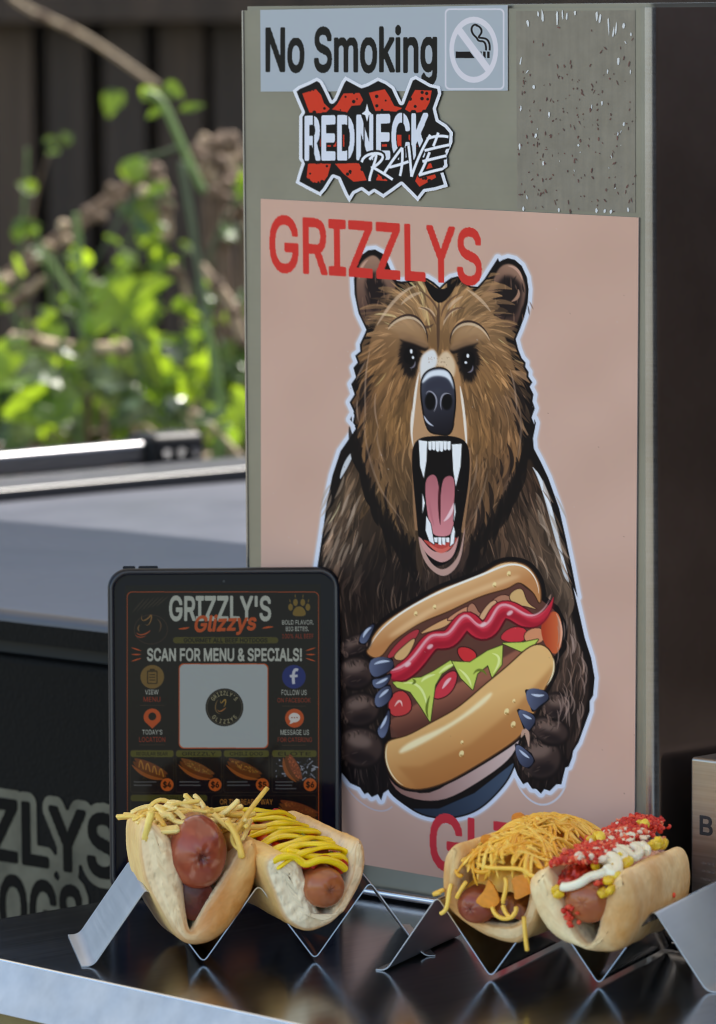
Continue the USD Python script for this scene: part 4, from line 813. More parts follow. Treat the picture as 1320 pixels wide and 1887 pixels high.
print_sheet('no_smoking_sign', 'silvery sticker with bold black words and a crossed-out cigarette', 'sign', corner(481, 18), corner(937, 9), corner(482, 168.5), -.0006, (168, 174, 184), paint_no_smoking, 560, 190, .0004, PAPER_EDGE, material=VINYL)
rave_shape = PG(ZL(RAVE_OUTLINE)).buffer(.3)
print_sheet('event_sticker', 'ragged black, red and white die-cut sticker below the silvery sign', 'sticker', corner(530, 130), corner(845, 130), corner(530, 385), -.0011, (222, 222, 232), paint_rave, 400, 300, .0003, PAPER_EDGE, keep_fn=lambda q: shapely.contains_xy(rave_shape, q[:, 0], q[:, 1]), material=VINYL)

# nameplate on the black box: white plate outlines with dark letters
WPLATE = plain('weathered_white_vinyl', (.115, .108, .082), .7, noise=.3, scale=30., specular_ior_level=.1)
g = fit_text('GRIZZLYS', [(0, 1), (1, 1), (1, 0), (0, 0)], False, .035)
yl = -.0042
def xz(px, py): w = ony(px, py, yl); return w[0], w[2]
X_L, X_S = xz(28, 1482)[0], xz(150, 1505)[0]; zt, zb = xz(110, 1496)[1], xz(110, 1605)[1]
gw = glyphs('GRIZZLYS', False); wid = gw.bounds[2] - gw.bounds[0]
adv = lambda s: glyphs(s, False).bounds[2] - glyphs(s, False).bounds[0]
uL, uS = (adv('GRIZZL') - adv('L')) / wid, (wid - adv('S')) / wid
sc = (X_S - X_L) / (uS - uL); x0 = X_L - uL * sc
line1 = fit_text('GRIZZLYS', [(x0, zt), (x0 + sc, zt), (x0 + sc, zb), (x0, zb)], False, .045)
hgt = zt - zb; z2 = xz(100, 1636)[1]
line2 = fit_text('HOTDOGS', [(x0 + .03, z2), (x0 + sc * .86, z2), (x0 + sc * .86, z2 - hgt), (x0 + .03, z2 - hgt)], False, .045)
plate = union_all([line1.buffer(.0062), line2.buffer(.0062)]).buffer(.002).buffer(-.002)
XZT = lambda y: frame((0, y, 0), (1, 0, 0), (0, 0, 1), (0, 1, 0))
def flat_shape(shape, y, th):
    t = extrude(shape, th); v = t.vertices.copy(); w = np.stack([v[:, 0], y - v[:, 2], v[:, 1]], 1); return M(w, t.faces[:, ::-1])
npl = part('nameplate', flat_shape(plate, .0038, .0004), WPLATE, bx, smooth=False, label='weathered white stencilled nameplate')
part('lettering', flat_shape(union_all([line1, line2]), .0033, .0004), plain('dark_letter', (.006, .0055, .005), .7, specular_ior_level=.05), npl, smooth=False)

# ---------------------------------------------------------------- steel box with lettering at the right edge
mb = thing('steel_box', 'small brushed steel box with black lettering behind the right holder', 'metal box', (.48, .13, ZC0))
MX, MY, MH = ony(1272, 1600, .018)[0], .018, .1103
part('casing', boxm(MX, MY, ZC0 + .002, MX + .24, MY + .2, ZC0 + MH, .0022), BOX_STEEL, mb, smooth=40)
for dx in (.012, .228):
    for dy in (.012, .188): part('foot', trimesh.creation.cylinder(.006, .0026, sections=14).apply_translation((MX + dx, MY + dy, ZC0 + .0014)), BLACK_PLASTIC, mb)
def on_box(px, py): w = ony(px, py, MY); return w[0], w[2]
bq = [on_box(1290, 1503), on_box(1314, 1506.5), on_box(1314, 1541), on_box(1290, 1537)]
part('letter', flat_shape(fit_text('B', bq, True, .0), MY - .00002, .00016), plain('black_print', (.016, .014, .014), .5), mb, smooth=False)
lines = []
for py, n_ in ((1588, 5), (1603, 3), (1618, 4)):
    for j in range(n_):
        a, b = on_box(1294 + j * 9, py + j * 1.6), on_box(1300 + j * 9, py + 5 + j * 1.6); lines.append(box(min(a[0], b[0]), min(a[1], b[1]), max(a[0], b[0]), max(a[1], b[1])))
part('faint_print', flat_shape(union_all(lines), MY - .00002, .00012), plain('faded_print', (.16, .12, .10), .5), mb, smooth=False)

# ---------------------------------------------------------------- tablet in a black case
tab = thing('tablet', 'tablet in a black bumper case showing a dark menu screen', 'tablet', onz(417, 1652, 0))
TP = onz(417, 1652.5, 0.); lean = math.radians(4.5)
tx = r0.copy(); tn = np.array([r0[1], -r0[0], 0]) * math.cos(lean) + np.array([0, 0, math.sin(lean)]); ty = np.cross(tn, tx)   # across, towards the viewer, up the screen
TW, TH, TD = .1458, .2062, .0105
def rr2(w, h, r, cx=0, cy=0): return box(-w / 2 + r, -h / 2 + r, w / 2 - r, h / 2 - r).buffer(r, quad_segs=8)
TC = TP + ty * (TH / 2)
TF = lambda z: frame(TC + tn * z, tx, ty, tn)
CASE = plain('case_rubber', (.005, .006, .011), .36, specular_ior_level=.22)
def ring_loft(rings):
    """Closed cross-sections (poly outlines with the same count) joined in a loop: a bumper frame."""
    n = len(rings[0]); V = np.vstack(rings); F = []
    for i in range(len(rings)):
        k = (i + 1) % len(rings)
        for j in range(n): l = (j + 1) % n; F += [[i * n + j, i * n + l, k * n + l], [i * n + j, k * n + l, k * n + j]]
    return M(V, F)
def outline(w, h, r, z, n=14):
    a = np.linspace(0, np.pi / 2, n); out = []
    for sx, sy, s in ((1, 1, 0), (-1, 1, np.pi / 2), (-1, -1, np.pi), (1, -1, 1.5 * np.pi)):
        for t in a + s: out.append(TC + tx * (sx * (w / 2 - r) + r * math.cos(t)) + ty * (sy * (h / 2 - r) + r * math.sin(t)) + tn * z)
    return np.array(out)
cr = .0125; e_ = lambda d, z: outline(TW - 2 * d, TH - 2 * d, cr - d * .6, z)
part('bumper', ring_loft([e_(.0042, 0), e_(.0042, .0012), e_(.0030, .0020), e_(.0014, .0018), e_(.0003, .0004), e_(0, -.0020), e_(0, -.0066), e_(.0008, -.0085), e_(.0026, -.0095), e_(.0042, -.0095)]), CASE, tab, smooth=50)
part('shell_back', extrude(rr2(TW - .006, TH - .006, cr - .002), .0012, TF(-.0094)), CASE, tab, smooth=False)
GLASSB = mat('screen_border_glass', {'p': ('principled_bsdf', {'base_color': (.002, .002, .006), 'roughness': .06, 'specular_ior_level': .13})})
part('glass', extrude(rr2(TW - .0078, TH - .0078, cr - .003), .0004, TF(-.0010)), GLASSB, tab, smooth=False)
part('metal_frame', ring_loft([e_(.0034, .00185), e_(.0028, .0023), e_(.0020, .0023), e_(.0015, .0018)]), plain('case_trim', (.045, .045, .05), .25, .6), tab, smooth=60)
for a, b in ((225, 248), (254, 290)):
    u = lambda px: ((px - 417) / 430 + .012) * TW
    bm = extrude(rr2(u(b) - u(a), .0022, .001), .0035, frame(TC + tx * (u(a) + u(b)) / 2 + ty * (TH / 2 + .0003) + tn * -.0058, tx, ty, tn)); part('button', bm, CASE, tab)
# camera dot
part('lens', trimesh.creation.cylinder(.0008, .0002, sections=16, transform=frame(TC + tx * .0 + ty * (TH / 2 - .0085) + tn * -.0005, tx, ty, tn)), BLACK_PLASTIC, tab)
SCR = mat('lit_screen', {'a': ('attribute', {'attribute': 'ink'}), 'p': ('principled_bsdf', {'roughness': .07, 'specular_ior_level': .13, 'emission_strength': .13}), 'd': ('mix', {'mix_type': 'multiply', 'fac': 1., 'color2': (.12, .12, .12)})}, [('a.color', 'p.emission_color'), ('a.color', 'd.color1'), ('d.color', 'p.base_color')])
sp = TC + tn * -.00045
def on_tab(p):
    p = np.atleast_2d(np.asarray(p, float)); d = FWD + RIGHT * ((p[:, :1] - PW / 2) / FPX) - UP * ((p[:, 1:] - PH / 2) / FPX); return CAM + d * (((sp - CAM) @ tn) / (d @ tn))[:, None]
w4 = on_tab([(231, 1079), (591, 1079), (231, 1079)]) ; so = w4[0]; sex = tx * ((w4[1] - w4[0]) @ tx); bot = .0098; sey = -ty * (((so - TC) @ ty) + TH / 2 - bot)
NXs, NYs = 330, 500
def stf(p):
    w = on_tab(p) - so; return np.stack([(w @ sex) / (sex @ sex) * (NXs - 1), (w @ sey) / (sey @ sey) * (NYs - 1)], 1)
cv = Canvas(NXs, NYs, (22, 20, 24), stf); q_ = stf([(300, 1300), (300, 1310)]); cv.scale = np.linalg.norm(q_[1] - q_[0]) / 10
paint_menu(cv)
V, F = grid_mesh(so, sex, sey, NXs, NYs)
part('screen', (V, F), SCR, tab, color=lin(np.clip(cv.c, 0, 255)).reshape(-1, 3))

# ---------------------------------------------------------------- wave-shaped steel holders
def holder(name, label, v1, ang, depth, pitch=.0655, h=.0450):
    """v1: where the front of the first valley touches the counter; ang: heading of the row of valleys."""
    e = np.array([math.cos(ang), math.sin(ang), 0]); d = np.array([-math.sin(ang), math.cos(ang), 0])
    pts = [(-pitch - .0085 + .003, .0), (-pitch + .001, 0), (-pitch / 2, h), (0, 0), (pitch / 2, h), (pitch, 0), (pitch * 1.5, h), (2 * pitch - .001, 0), (2 * pitch + .0055, 0)]
    ln = shapely.LineString(pts); rs = []
    P = np.array(pts); path = [P[0]]
    for i in range(1, len(P) - 1):                            # rounded bends
        r = .0042 if 0 < i < len(P) - 1 else 0; a = P[i - 1] - P[i]; b = P[i + 1] - P[i]; a /= np.linalg.norm(a); b /= np.linalg.norm(b)
        for t in np.linspace(0, 1, 7): path.append((1 - t) ** 2 * (P[i] + a * r) + 2 * t * (1 - t) * P[i] + t * t * (P[i] + b * r))
    path.append(P[-1]); path = np.array(path); path[:, 1] -= path[:, 1].min()
    dd = np.gradient(path, axis=0); dd /= np.linalg.norm(dd, axis=1, keepdims=True); nn = np.stack([-dd[:, 1], dd[:, 0]], 1)
    th = .0006; up_, lo_ = path + nn * th / 2, path - nn * th / 2; off = -lo_[:, 1].min() + .0002
    def strip(i0, i1):
        K = i1 - i0; V = []
        for t in (0, depth):
            for q in (up_[i0:i1], lo_[i0:i1]): V.append(v1 + e * q[:, :1] + d * t + np.array([0, 0, 1.]) * (q[:, 1:] + off))
        V = np.vstack(V); F = []
        for i in range(K - 1):
            a, b, c, g_ = i, K + i, 2 * K + i, 3 * K + i
            F += [[a, a + 1, c + 1], [a, c + 1, c], [b, g_ + 1, b + 1], [b, g_, g_ + 1], [a, b, b + 1], [a, b + 1, a + 1], [c, g_ + 1, g_], [c, c + 1, g_ + 1]]
        for i in (0, K - 1): F += [[i, 2 * K + i, 3 * K + i], [i, 3 * K + i, K + i]]
        return M(V, F)
    N_ = len(path); c1, c2 = 1 + 7 + 4, N_ - 1 - 7 - 3
    t = thing(name, label, 'food holder', v1 + e * pitch / 2, 'wavy steel food holders on the counter')
    part('bent_sheet', strip(c1 - 1, c2 + 1), STEEL_HOLDER, t, smooth=28)
    part('end_panel', strip(0, c1), STEEL_HOLDER_END, t, smooth=28); part('end_panel', strip(c2, N_), STEEL_HOLDER_END, t, smooth=28)
    return e, d
LV, RV = onz(375, 1776), onz(905, 1803)
aL, aR = math.radians(52.5), math.radians(23)
eL_, dL_ = holder('wave_holder', 'wavy steel holder on the left, carrying the hot dogs with fries and with mustard', LV, aL, .106)
eR_, dR_ = holder('wave_holder', 'wavy steel holder on the right, carrying the cheese-topped and red-topped hot dogs', RV, aR, .118)

# ---------------------------------------------------------------- hot dogs
NROT = trimesh.transformations.euler_matrix(.7, 1.1, .4)[:3, :3].T
def nfbm(q, *a): return meshkit.fbm(np.asarray(q) @ NROT, *a)
def nnoise(q, *a): return meshkit.noise(np.asarray(q) @ NROT, *a)
class Dog:
    """A frame in millimetres: a across (to the right from the front), b up, t from the front end to the back."""
    def __init__(s, name, label, o, heading, tilt=0.):
        s.o = o; h, v = math.radians(heading), math.radians(tilt)
        s.A = np.array([math.cos(h) * math.cos(v), math.sin(h) * math.cos(v), math.sin(v)]); s.L = np.array([math.sin(h), -math.cos(h), 0]); s.U = np.cross(s.L, s.A)
        s.root = thing(name, label, 'hot dog', o, 'hot dogs standing in the wavy holders')
    def w(s, p):
        p = np.asarray(p, float) / 1000.; return s.o + p[..., :1] * s.L + p[..., 1:2] * s.U + p[..., 2:3] * s.A
    def px(s, px, py, t=0.):
        """Point (a, b, t) of the plane t that shows at that pixel of the photograph."""
        d = ray(px, py); P0 = s.o + s.A * t / 1000; n = s.A; w = CAM + d * (((P0 - CAM) @ n) / (d @ n)) - s.o
        return np.array([w @ s.L, w @ s.U, w @ s.A]) * 1000

BREAD = inked('bread', .5, bump=.0008, scale=300., specular_ior_level=.35)
MEAT = inked('sausage', .2, bump=.00025, scale=180., subsurface_weight=.08, subsurface_scale=.003, specular_ior_level=.6)
CHEESE = inked('cheddar', .38, bump=.0002, scale=500., subsurface_weight=.08, subsurface_scale=.003, subsurface_radius=(1., .6, .2))
def sauce(name, c, rough=.25): return plain(name, lin(c), rough, 0., noise=.08, scale=90., bump=.0003, subsurface_weight=.15, subsurface_scale=.002, specular_ior_level=.55)
MUSTARD, KETCHUP, MAYO = sauce('mustard', (244, 204, 14), .22), sauce('ketchup', (176, 34, 20), .2), sauce('mayonnaise', (240, 228, 200), .3)

def bun(dog, outer, inner, length, seed, crust, golden, crumb, rf=3., rb=16., torn=(0., 0.), taper=.0, gold_side=(.5, 1.), bend=0.):
    """A split roll lofted along t. outer: from the left lip round the bottom to the right lip; inner: back to the left lip."""
    R = np.random.default_rng(seed)
    no, ni = 108, 80
    def spl(p, n):
        p = np.asarray(p, float); c = curve(p, n * 4); s = np.r_[0, np.cumsum(np.linalg.norm(np.diff(c, axis=0), axis=1))]; return np.stack([np.interp(np.linspace(0, s[-1], n), s, c[:, k]) for k in (0, 1)], 1)
    po, pi_ = spl(outer, no), spl(inner, ni + 2)[1:-1]
    sec = np.vstack([po, pi_]); N = len(sec)
    sec = ndimage.gaussian_filter1d(sec, 1.1, axis=0, mode='wrap')
    d = np.roll(sec, -1, 0) - np.roll(sec, 1, 0); d /= np.linalg.norm(d, axis=1, keepdims=True); nin = np.stack([-d[:, 1], d[:, 0]], 1)
    area = .5 * np.sum(sec[:, 0] * np.roll(sec[:, 1], -1) - np.roll(sec[:, 0], -1) * sec[:, 1]); nin = nin * (1 if area > 0 else -1)
    is_out = np.r_[np.ones(no), np.zeros(len(pi_))]; is_out = ndimage.gaussian_filter1d(is_out, .8, mode='wrap')
    cen = sec.mean(0)
    # thickness to the medial line, for closing the ends
    pg = PG(sec); half = np.full(N, 4.)
    for i_, (q, m) in enumerate(zip(sec, nin)):
        x_ = LineString([q + m * .4, q + m * 60]).intersection(pg.exterior)
        if not x_.is_empty: half[i_] = .5 * (min(Point(q).distance(g_) for g_ in getattr(x_, 'geoms', [x_])))
    half = np.minimum(half, ndimage.minimum_filter1d(half, 5, mode='wrap') + 1.); half = np.minimum(ndimage.gaussian_filter1d(half, 2.5, mode='wrap'), half) * .88
    side_w = np.r_[np.linspace(0, 1, no), np.linspace(1, 0, len(pi_))]; lw = 1 / (1 + np.exp((side_w - .5) * 24)); tv = torn[0] * lw + torn[1] * (1 - lw)
    rings, ts, caps = [], [], []
    for u in np.linspace(0, 1, 7): rings.append((0. + rf * (1 - math.cos((1 - u) * 0)), 1 - u)); 
    rings = []
    for u in np.linspace(1, 0, 15): rings.append((rf * (1 - math.sqrt(max(0, 1 - (1 - u) ** 2))), u, True))          # front cap: from the middle of the wall outwards
    for t in np.linspace(rf, length - rb, 84)[1:-1]: rings.append((t, 0., False))
    for u in np.linspace(0, 1, 12): rings.append((length - rb + rb * math.sin(u * math.pi / 2), 1 - math.cos(u * math.pi / 2), False))
    V, C = [], []
    cr, go, cm = lin(crust), lin(golden), lin(crumb)
    for t, sh, cap in rings:
        p = sec + nin * (half * sh)[:, None]
        s = t / length
        k = 1 - taper * (2 * s - 1) ** 2 * (s > .5)
        if not cap and t > length - rb: k *= 1 - .10 * sh
        p = cen + (p - cen) * np.array([k, k]); p = p + np.array([0, -bend * (2 * s - 1) ** 2])
        q = np.column_stack([p, np.full(N, t)])
        nz = nfbm(q / 24. + seed * 7.3, 3) - .5; nf = nfbm(q / 2.6 + seed, 3) - .5
        rough = (1 - is_out) * 1.0 + is_out * .14
        q[:, :2] -= nin * ((nz * 3.0 + nf * rough) * (1 - sh if cap else 1))[:, None]
        if cap: q[:, 2] += (nf * (.5 + 2.2 * tv) + nz * (1.5 + 5 * tv)) * (.35 + .65 * min(1, sh * 2)) + tv * 2.6 * (nnoise(q / 5. + 31) - .5) - (1 - tv) * 0
        V.append(q)
        idx = side_w; g0, g1 = gold_side
        f = np.clip((idx - g0) / (g1 - g0 + 1e-6), 0, 1) if g1 > g0 else np.clip((g0 - idx) / (g0 - g1), 0, 1)
        mid = np.exp(-((idx - .5) / .32) ** 2)
        br = np.clip(.08 + 1.05 * f * np.exp(-((idx - (.5 + .16 * np.sign(g1 - g0))) / .26) ** 2) + .22 * mid + (nz * 1.0), 0, 1)[:, None]
        br = np.clip(br + (nfbm(q / 5. + 17, 4) - .5)[:, None] * .5, 0, 1); col = (cr * (1 - br) + go * br) * (1 + .22 * (nfbm(q / 1.1 + 3, 2) - .5))[:, None]
        o = np.clip(is_out - (nf > .22) * .15, 0, 1)[:, None]
        if cap: o = np.clip((o + min(1., sh * 2.2) * (1 - o)) , 0, 1) * np.clip(1 - tv * np.clip(sh * 4. + .1, 0, 1), 0, 1)[:, None]
        pore = np.clip((nfbm(q / 1.5 + 5, 2) - .60) * 5, 0, 1)[:, None]
        cc = cm * (1 - .30 * pore) * (1 + .10 * nz[:, None])
        edge_ = np.exp(-((o - .5) / .22) ** 2) * (0 if cap and sh > .6 else .45); C.append((col * o + cc * (1 - o)) * (1 - edge_) + go * edge_)
    K = len(V); V = np.vstack(V); C = np.vstack(C); F = []
    for i in range(K - 1):
        a = i * N + np.arange(N); b = i * N + (np.arange(N) + 1) % N
        F += [np.stack([a, b, b + N], 1), np.stack([a, b + N, a + N], 1)]
    for i, flip in ((0, True), (K - 1, False)):               # close what is left along the medial line by zipping outer to inner wall
        ring = i * N + np.arange(N); a, b = 0, N - 1; tri = []
        while a < b - 1:
            if (a % 1 == 0) and (no - a) * (ni) > (b - no) * no: tri.append([ring[a], ring[a + 1], ring[b]]); a += 1
            else: tri.append([ring[a], ring[b - 1], ring[b]]); b -= 1
        tri = np.array(tri); F.append(tri[:, ::-1] if flip else tri)
    msh = M(dog.w(V), np.vstack(F)); 
    if msh.volume < 0: msh.invert()
    return part('bun', msh, BREAD, dog.root, color=np.clip(C, 0, 1))

def sausage(dog, p0, p1, r, ry, seed, col, dark, pucker=.5, bow=3., front=1., pk=(0., 0.), pale=0.):
    """A cased sausage from p0 (front) to p1, with a puckered tip."""
    p0, p1 = np.asarray(p0, float), np.asarray(p1, float); n = 48; S = []
    L = np.linalg.norm(p1 - p0); ax = (p1 - p0) / L
    for u in np.linspace(0, 1, 17)[:-1]: S.append((-r * front * math.cos(u * math.pi / 2), math.sin(u * math.pi / 2)))
    for u in np.linspace(0, 1, 26): S.append((u * L, 1.))
    for u in np.linspace(0, 1, 10)[1:]: S.append((L + r * math.sin(u * math.pi / 2), math.cos(u * math.pi / 2)))
    a = np.linspace(0, 2 * np.pi, n, endpoint=False); V, C = [], []
    x = np.cross([0, 1, 0], ax); x /= np.linalg.norm(x); x = x if x[0] > 0 else -x; y = np.cross(ax, x); y = y if y[1] > 0 else -y
    c0, c1 = lin(col), lin(dark)
    for s, k in S:
        k = max(k, .012)
        c = p0 + ax * s + y * (-bow * (2 * np.clip(s / L, 0, 1) - 1) ** 2)
        q = c + r * k * np.cos(a)[:, None] * x + ry * k * np.sin(a)[:, None] * y
        nz = nfbm(q / 9. + seed, 3) - .5
        if s < 0:
            rx = np.stack([r * k * np.cos(a) - pk[0], ry * k * np.sin(a) - pk[1]], 1); rad = np.linalg.norm(rx, axis=1) / r; th = np.arctan2(rx[:, 1], rx[:, 0])
            dip = np.exp(-(rad / .16) ** 2) * 2.2 * pucker + np.exp(-(rad / .42) ** 2) * (.5 + .5 * np.cos(th * 7 + seed)) * 1.1 * pucker
            q = q + ax * dip[:, None]; sh = np.clip(np.exp(-(rad / .2) ** 2) * pucker * 1.2, 0, .85)
        else: sh = np.zeros(n)
        q = q + (q - c) / r * (nz * 1.2 + .35 * (nfbm(q * [1.2, 1.2, .25] + seed, 3) - .5))[:, None]
        m = np.clip(.35 + nz * 2.0, 0, 1)[:, None] * .65; col_ = c0 * (1 - m) + c1 * m
        col_ = col_ * (1 - sh[:, None]) + lin((70, 22, 18)) * sh[:, None]
        pb = np.clip((nfbm(q / 5. + seed * 3, 3) - .62) * 6, 0, 1)[:, None] * pale
        V.append(q); C.append(col_ * (1 - pb) + lin((226, 170, 140)) * pb)
    K = len(V); V = np.vstack(V); F = []
    for i in range(K - 1):
        b = i * n + np.arange(n); e = i * n + (np.arange(n) + 1) % n; F += [np.stack([b, e, e + n], 1), np.stack([b, e + n, b + n], 1)]
    for i, fl_ in ((0, 1), (K - 1, 0)):
        c = len(V); V = np.vstack([V, V[i * n:i * n + n].mean(0)]); C.append(C[0 if fl_ else -1][:1]); b = i * n + np.arange(n); e = i * n + (np.arange(n) + 1) % n; F.append(np.stack([np.full(n, c), e, b], 1) if fl_ else np.stack([np.full(n, c), b, e], 1))
    msh = M(dog.w(V), np.vstack(F)); 
    if msh.volume < 0: msh.invert()
    return part('sausage', msh, MEAT, dog.root, color=np.clip(np.vstack(C), 0, 1))

def strand(dog, name, pts, r, mat_, n=14, seg=7, parent=None, color=None, squash=1., taper=False, blunt=False):
    c = curve(dog.w(pts), n) if len(pts) > 2 else np.linspace(*dog.w(pts), max(n // 2, 3))
    s = np.linspace(0, 1, len(c)); rr = np.full(len(c), r / 1000.)
    if taper: rr = rr * np.clip(np.minimum(s, 1 - s) * 6 + .35, 0, 1)
    t = tube(c, rr, seg, squash=squash)
    col = None if color is None else np.tile(color, (len(t.vertices), 1)) * (1 + .18 * (nfbm(np.array(t.vertices) * 300, 2) - .5)[:, None])
    if seg == 4: col = None if color is None else np.repeat(col, 1, 0)
    return part(name, t, mat_, parent or dog.root, smooth=60, color=col)

# --- 1: fries
d1 = Dog('hot_dog', 'hot dog heaped with shoestring fries, thick red sausage tip facing out', onz(352, 1741, .014), 143, -6.)
bun(d1, [(-20, 73), (-27, 70), (-28, 52), (-25, 36), (-19, 22), (-11, 8), (0, 0), (14, 2), (26, 12), (35, 26), (40, 42), (40, 56), (36, 61)], [(32, 57), (25, 46), (16, 33), (8, 21), (2, 9), (0, 7), (-1, 12), (-3, 30), (-5, 44), (-8, 56), (-12, 66)], 108, 1, (242, 204, 132), (198, 124, 40), (250, 230, 190), rf=8., rb=18, torn=(.75, .05), gold_side=(.35, .8))
sausage(d1, (6, 55, 8), (6, 54, 98), 16.8, 21.5, 4, (156, 74, 48), (110, 42, 26), pucker=.9, bow=2., front=.9, pk=(1., -3.), pale=.35)
strand(d1, 'dark_sauce', [(4, 26, 9), (4, 28, 40), (4, 30, 100)], 11., plain('dark_sauce', lin((84, 30, 16)), .3, noise=.3, scale=200., bump=.001), n=16, seg=14, squash=1.2)
FRY = [lin(c) for c in ((246, 206, 98), (240, 190, 80), (250, 216, 126), (228, 172, 66))]
FRYM = inked('fried_potato', .5, bump=.0003, scale=420., subsurface_weight=.25, subsurface_scale=.004, subsurface_radius=(1., .7, .3))
R = np.random.default_rng(31)
def fry(pa, pb, w=2.0, bend=1.5):
    pa, pb = np.asarray(pa, float), np.asarray(pb, float); m = (pa + pb) / 2 + R.normal(0, bend, 3); strand(d1, 'fry', [pa, m, pb], w * .92 * R.uniform(.9, 1.1), FRYM, n=9, seg=4, color=FRY[R.integers(4)], squash=R.uniform(.75, 1.))
PXF = [((492, 1453), (428, 1545), 34, 10, 2.3), ((358, 1466), (377, 1492), 60, 52, 1.9), ((240, 1511), (262, 1506), 26, 34, 2.0), ((268, 1497), (250, 1548), 0, 4, 2.6), ((281, 1485), (340, 1518), 20, 6, 2.2), ((306, 1484), (346, 1520), 30, 10, 2.2), ((310, 1480), (352, 1492), 44, 40, 2.1), ((356, 1492), (446, 1486), 60, 36, 2.3), ((340, 1500), (420, 1512), 34, 16, 2.1), ((396, 1502), (434, 1535), 24, 4, 2.2), ((268, 1525), (328, 1526), 8, 4, 2.3), ((285, 1534), (330, 1531), 6, 2, 2.2), ((418, 1515), (446, 1580), 3, -2, 2.6), ((432, 1520), (440, 1565), 10, 0, 2.0), ((430, 1540), (462, 1512), 16, 30, 1.9), ((278, 1500), (302, 1522), 12, 6, 2.0), ((290, 1496), (340, 1488), 40, 48, 2.1), ((262, 1520), (255, 1545), 2, 2, 2.0), ((320, 1505), (366, 1500), 24, 30, 2.0), ((442, 1530), (470, 1500), 34, 50, 2.0), ((350, 1478), (372, 1482), 70, 66, 2.4), ((380, 1490), (412, 1500), 50, 34, 2.4), ((446, 1548), (458, 1520), 8, 18, 1.7), ((284, 1510), (318, 1512), 14, 10, 2.2)]
for a, b, ta, tb, w in [tuple((p[0] + max(0, 300 - p[0]) * .38, p[1]) for p in q[:2]) + q[2:] for q in PXF]: fry(d1.px(*a, ta), d1.px(*b, tb), w)
for _ in range(64):
    t = R.uniform(20, 92); a = R.uniform(-20, 34); b = 71.5 + 4 * math.cos(a / 22) + R.uniform(-3, 2) - max(0, abs(a - 4) - 18) * .45 - max(0, t - 40) * .06; v = R.normal(0, 1, 3) * [1, .12, .9]; v = v / np.linalg.norm(v) * R.uniform(10, 22); fry(np.array([a, b, t]) - v, np.array([a, b, t]) + v, R.uniform(1.6, 2.3), 2.)
for t in np.linspace(4, 30, 6): fry((-19 + R.normal(0, 2), 64 + R.normal(0, 2), t), (-14 + R.normal(0, 3), 71, t + 14), 1.8)

# --- 2: mustard
d2 = Dog('hot_dog', 'hot dog striped with yellow mustard over ketchup and relish, plain sausage tip', onz(566, 1717, .020), 156, 1.)
bun(d2, [(-12, 46), (-22, 47), (-26, 42), (-19, 22), (-11, 7), (0, 0), (9, 1), (22, 8), (32, 22), (37, 38), (35, 50), (31, 53)], [(28, 46), (26, 30), (20, 18), (14, 10), (10, 10), (7, 14), (3, 24), (-1, 34), (-5, 43)], 122, 2, (242, 204, 132), (200, 128, 44), (251, 234, 198), rf=4., rb=16, torn=(1., .6), gold_side=(.35, .9))
sausage(d2, (10.5, 26.5, 0), (11, 36, 114), 12.4, 12.2, 9, (168, 96, 54), (136, 68, 36), pucker=.45, bow=1., front=.75, pk=(1., 0.), pale=.1)
def top2(a, t): return 43.0 + 7.5 * t / 128 + 2.2 * math.cos((a - 9) / 9.) - max(0, abs(a - 9) - 17) * .5
kv = []
for side in (0, 1): strand(d2, 'ketchup', [(10 + (13 if side else -9), 34 + (2 if side else 6), 4), (9 + (14 if side else -10), 40, 22), (8 + (14 if side else -12), 44, 60), (8 + (13 if side else -10), 50, 110)], 4.2, KETCHUP, n=22, seg=10)
strand(d2, 'ketchup', [(3, 38, 1), (10, 42, 0), (17, 39.5, 1), (22, 33, 4)], 2.4, KETCHUP, n=16, seg=8)
strand(d2, 'ketchup', [(10, 44, 10), (9, 46, 60), (8, 50, 108)], 7.5, plain('dark_relish_bed', lin((118, 30, 20)), .3, noise=.3, scale=300., bump=.0012), n=20, seg=14, squash=.55)
R = np.random.default_rng(41); rv = []
for _ in range(70):
    t = R.uniform(4, 112); a = R.uniform(-12, 26); p = d2.w((a, top2(a, t) - R.uniform(0, 2.5), t)); s_ = trimesh.creation.icosphere(1, 1.); s_.apply_scale(np.array([R.uniform(1, 2.4), R.uniform(1, 2), R.uniform(.6, 1.2)]) / 1000.); s_.apply_transform(trimesh.transformations.random_rotation_matrix(R.random(3))); s_.apply_translation(p); rv.append(s_)
key(part('relish', rv, plain('relish', lin((132, 136, 52)), .25, noise=.3, scale=200.), d2.root), kind='stuff')
zz = []
for i, t in enumerate(np.linspace(3, 108, 10)):
    w0, w1 = (-14 + R.normal(0, 2.5), 29 + R.normal(0, 2)); row = []
    for u in np.linspace(0, 1, 6): a = w0 + (w1 - w0) * (u if i % 2 == 0 else 1 - u); tt = t + (u - .5) * 9 + R.normal(0, 1.6); row.append((a, top2(a, tt) + 2.2 + R.normal(0, .5), tt))
    zz.append(row)
for i, row in enumerate(zz):
    nxt = zz[i + 1][:1] if i + 1 < len(zz) else []
    pts = row + [tuple(np.array(nxt[0]) * .5 + np.array(row[-1]) * .5 + [0, -1.5, 0])] + nxt if nxt else row
    c = curve(d2.w(pts), 60); q = np.linspace(0, 1, 60); rr = np.interp(q, [0, .04, .96, 1], [.5, 1, 1, .5]) * .0027 * R.uniform(.85, 1.15) * (1 + .38 * np.sin(q * R.uniform(9, 15) + R.uniform(0, 6)) * np.sin(q * 5 + i))
    part('mustard_stripe', tube(c, rr, 10, squash=.62), MUSTARD, d2.root, smooth=60)
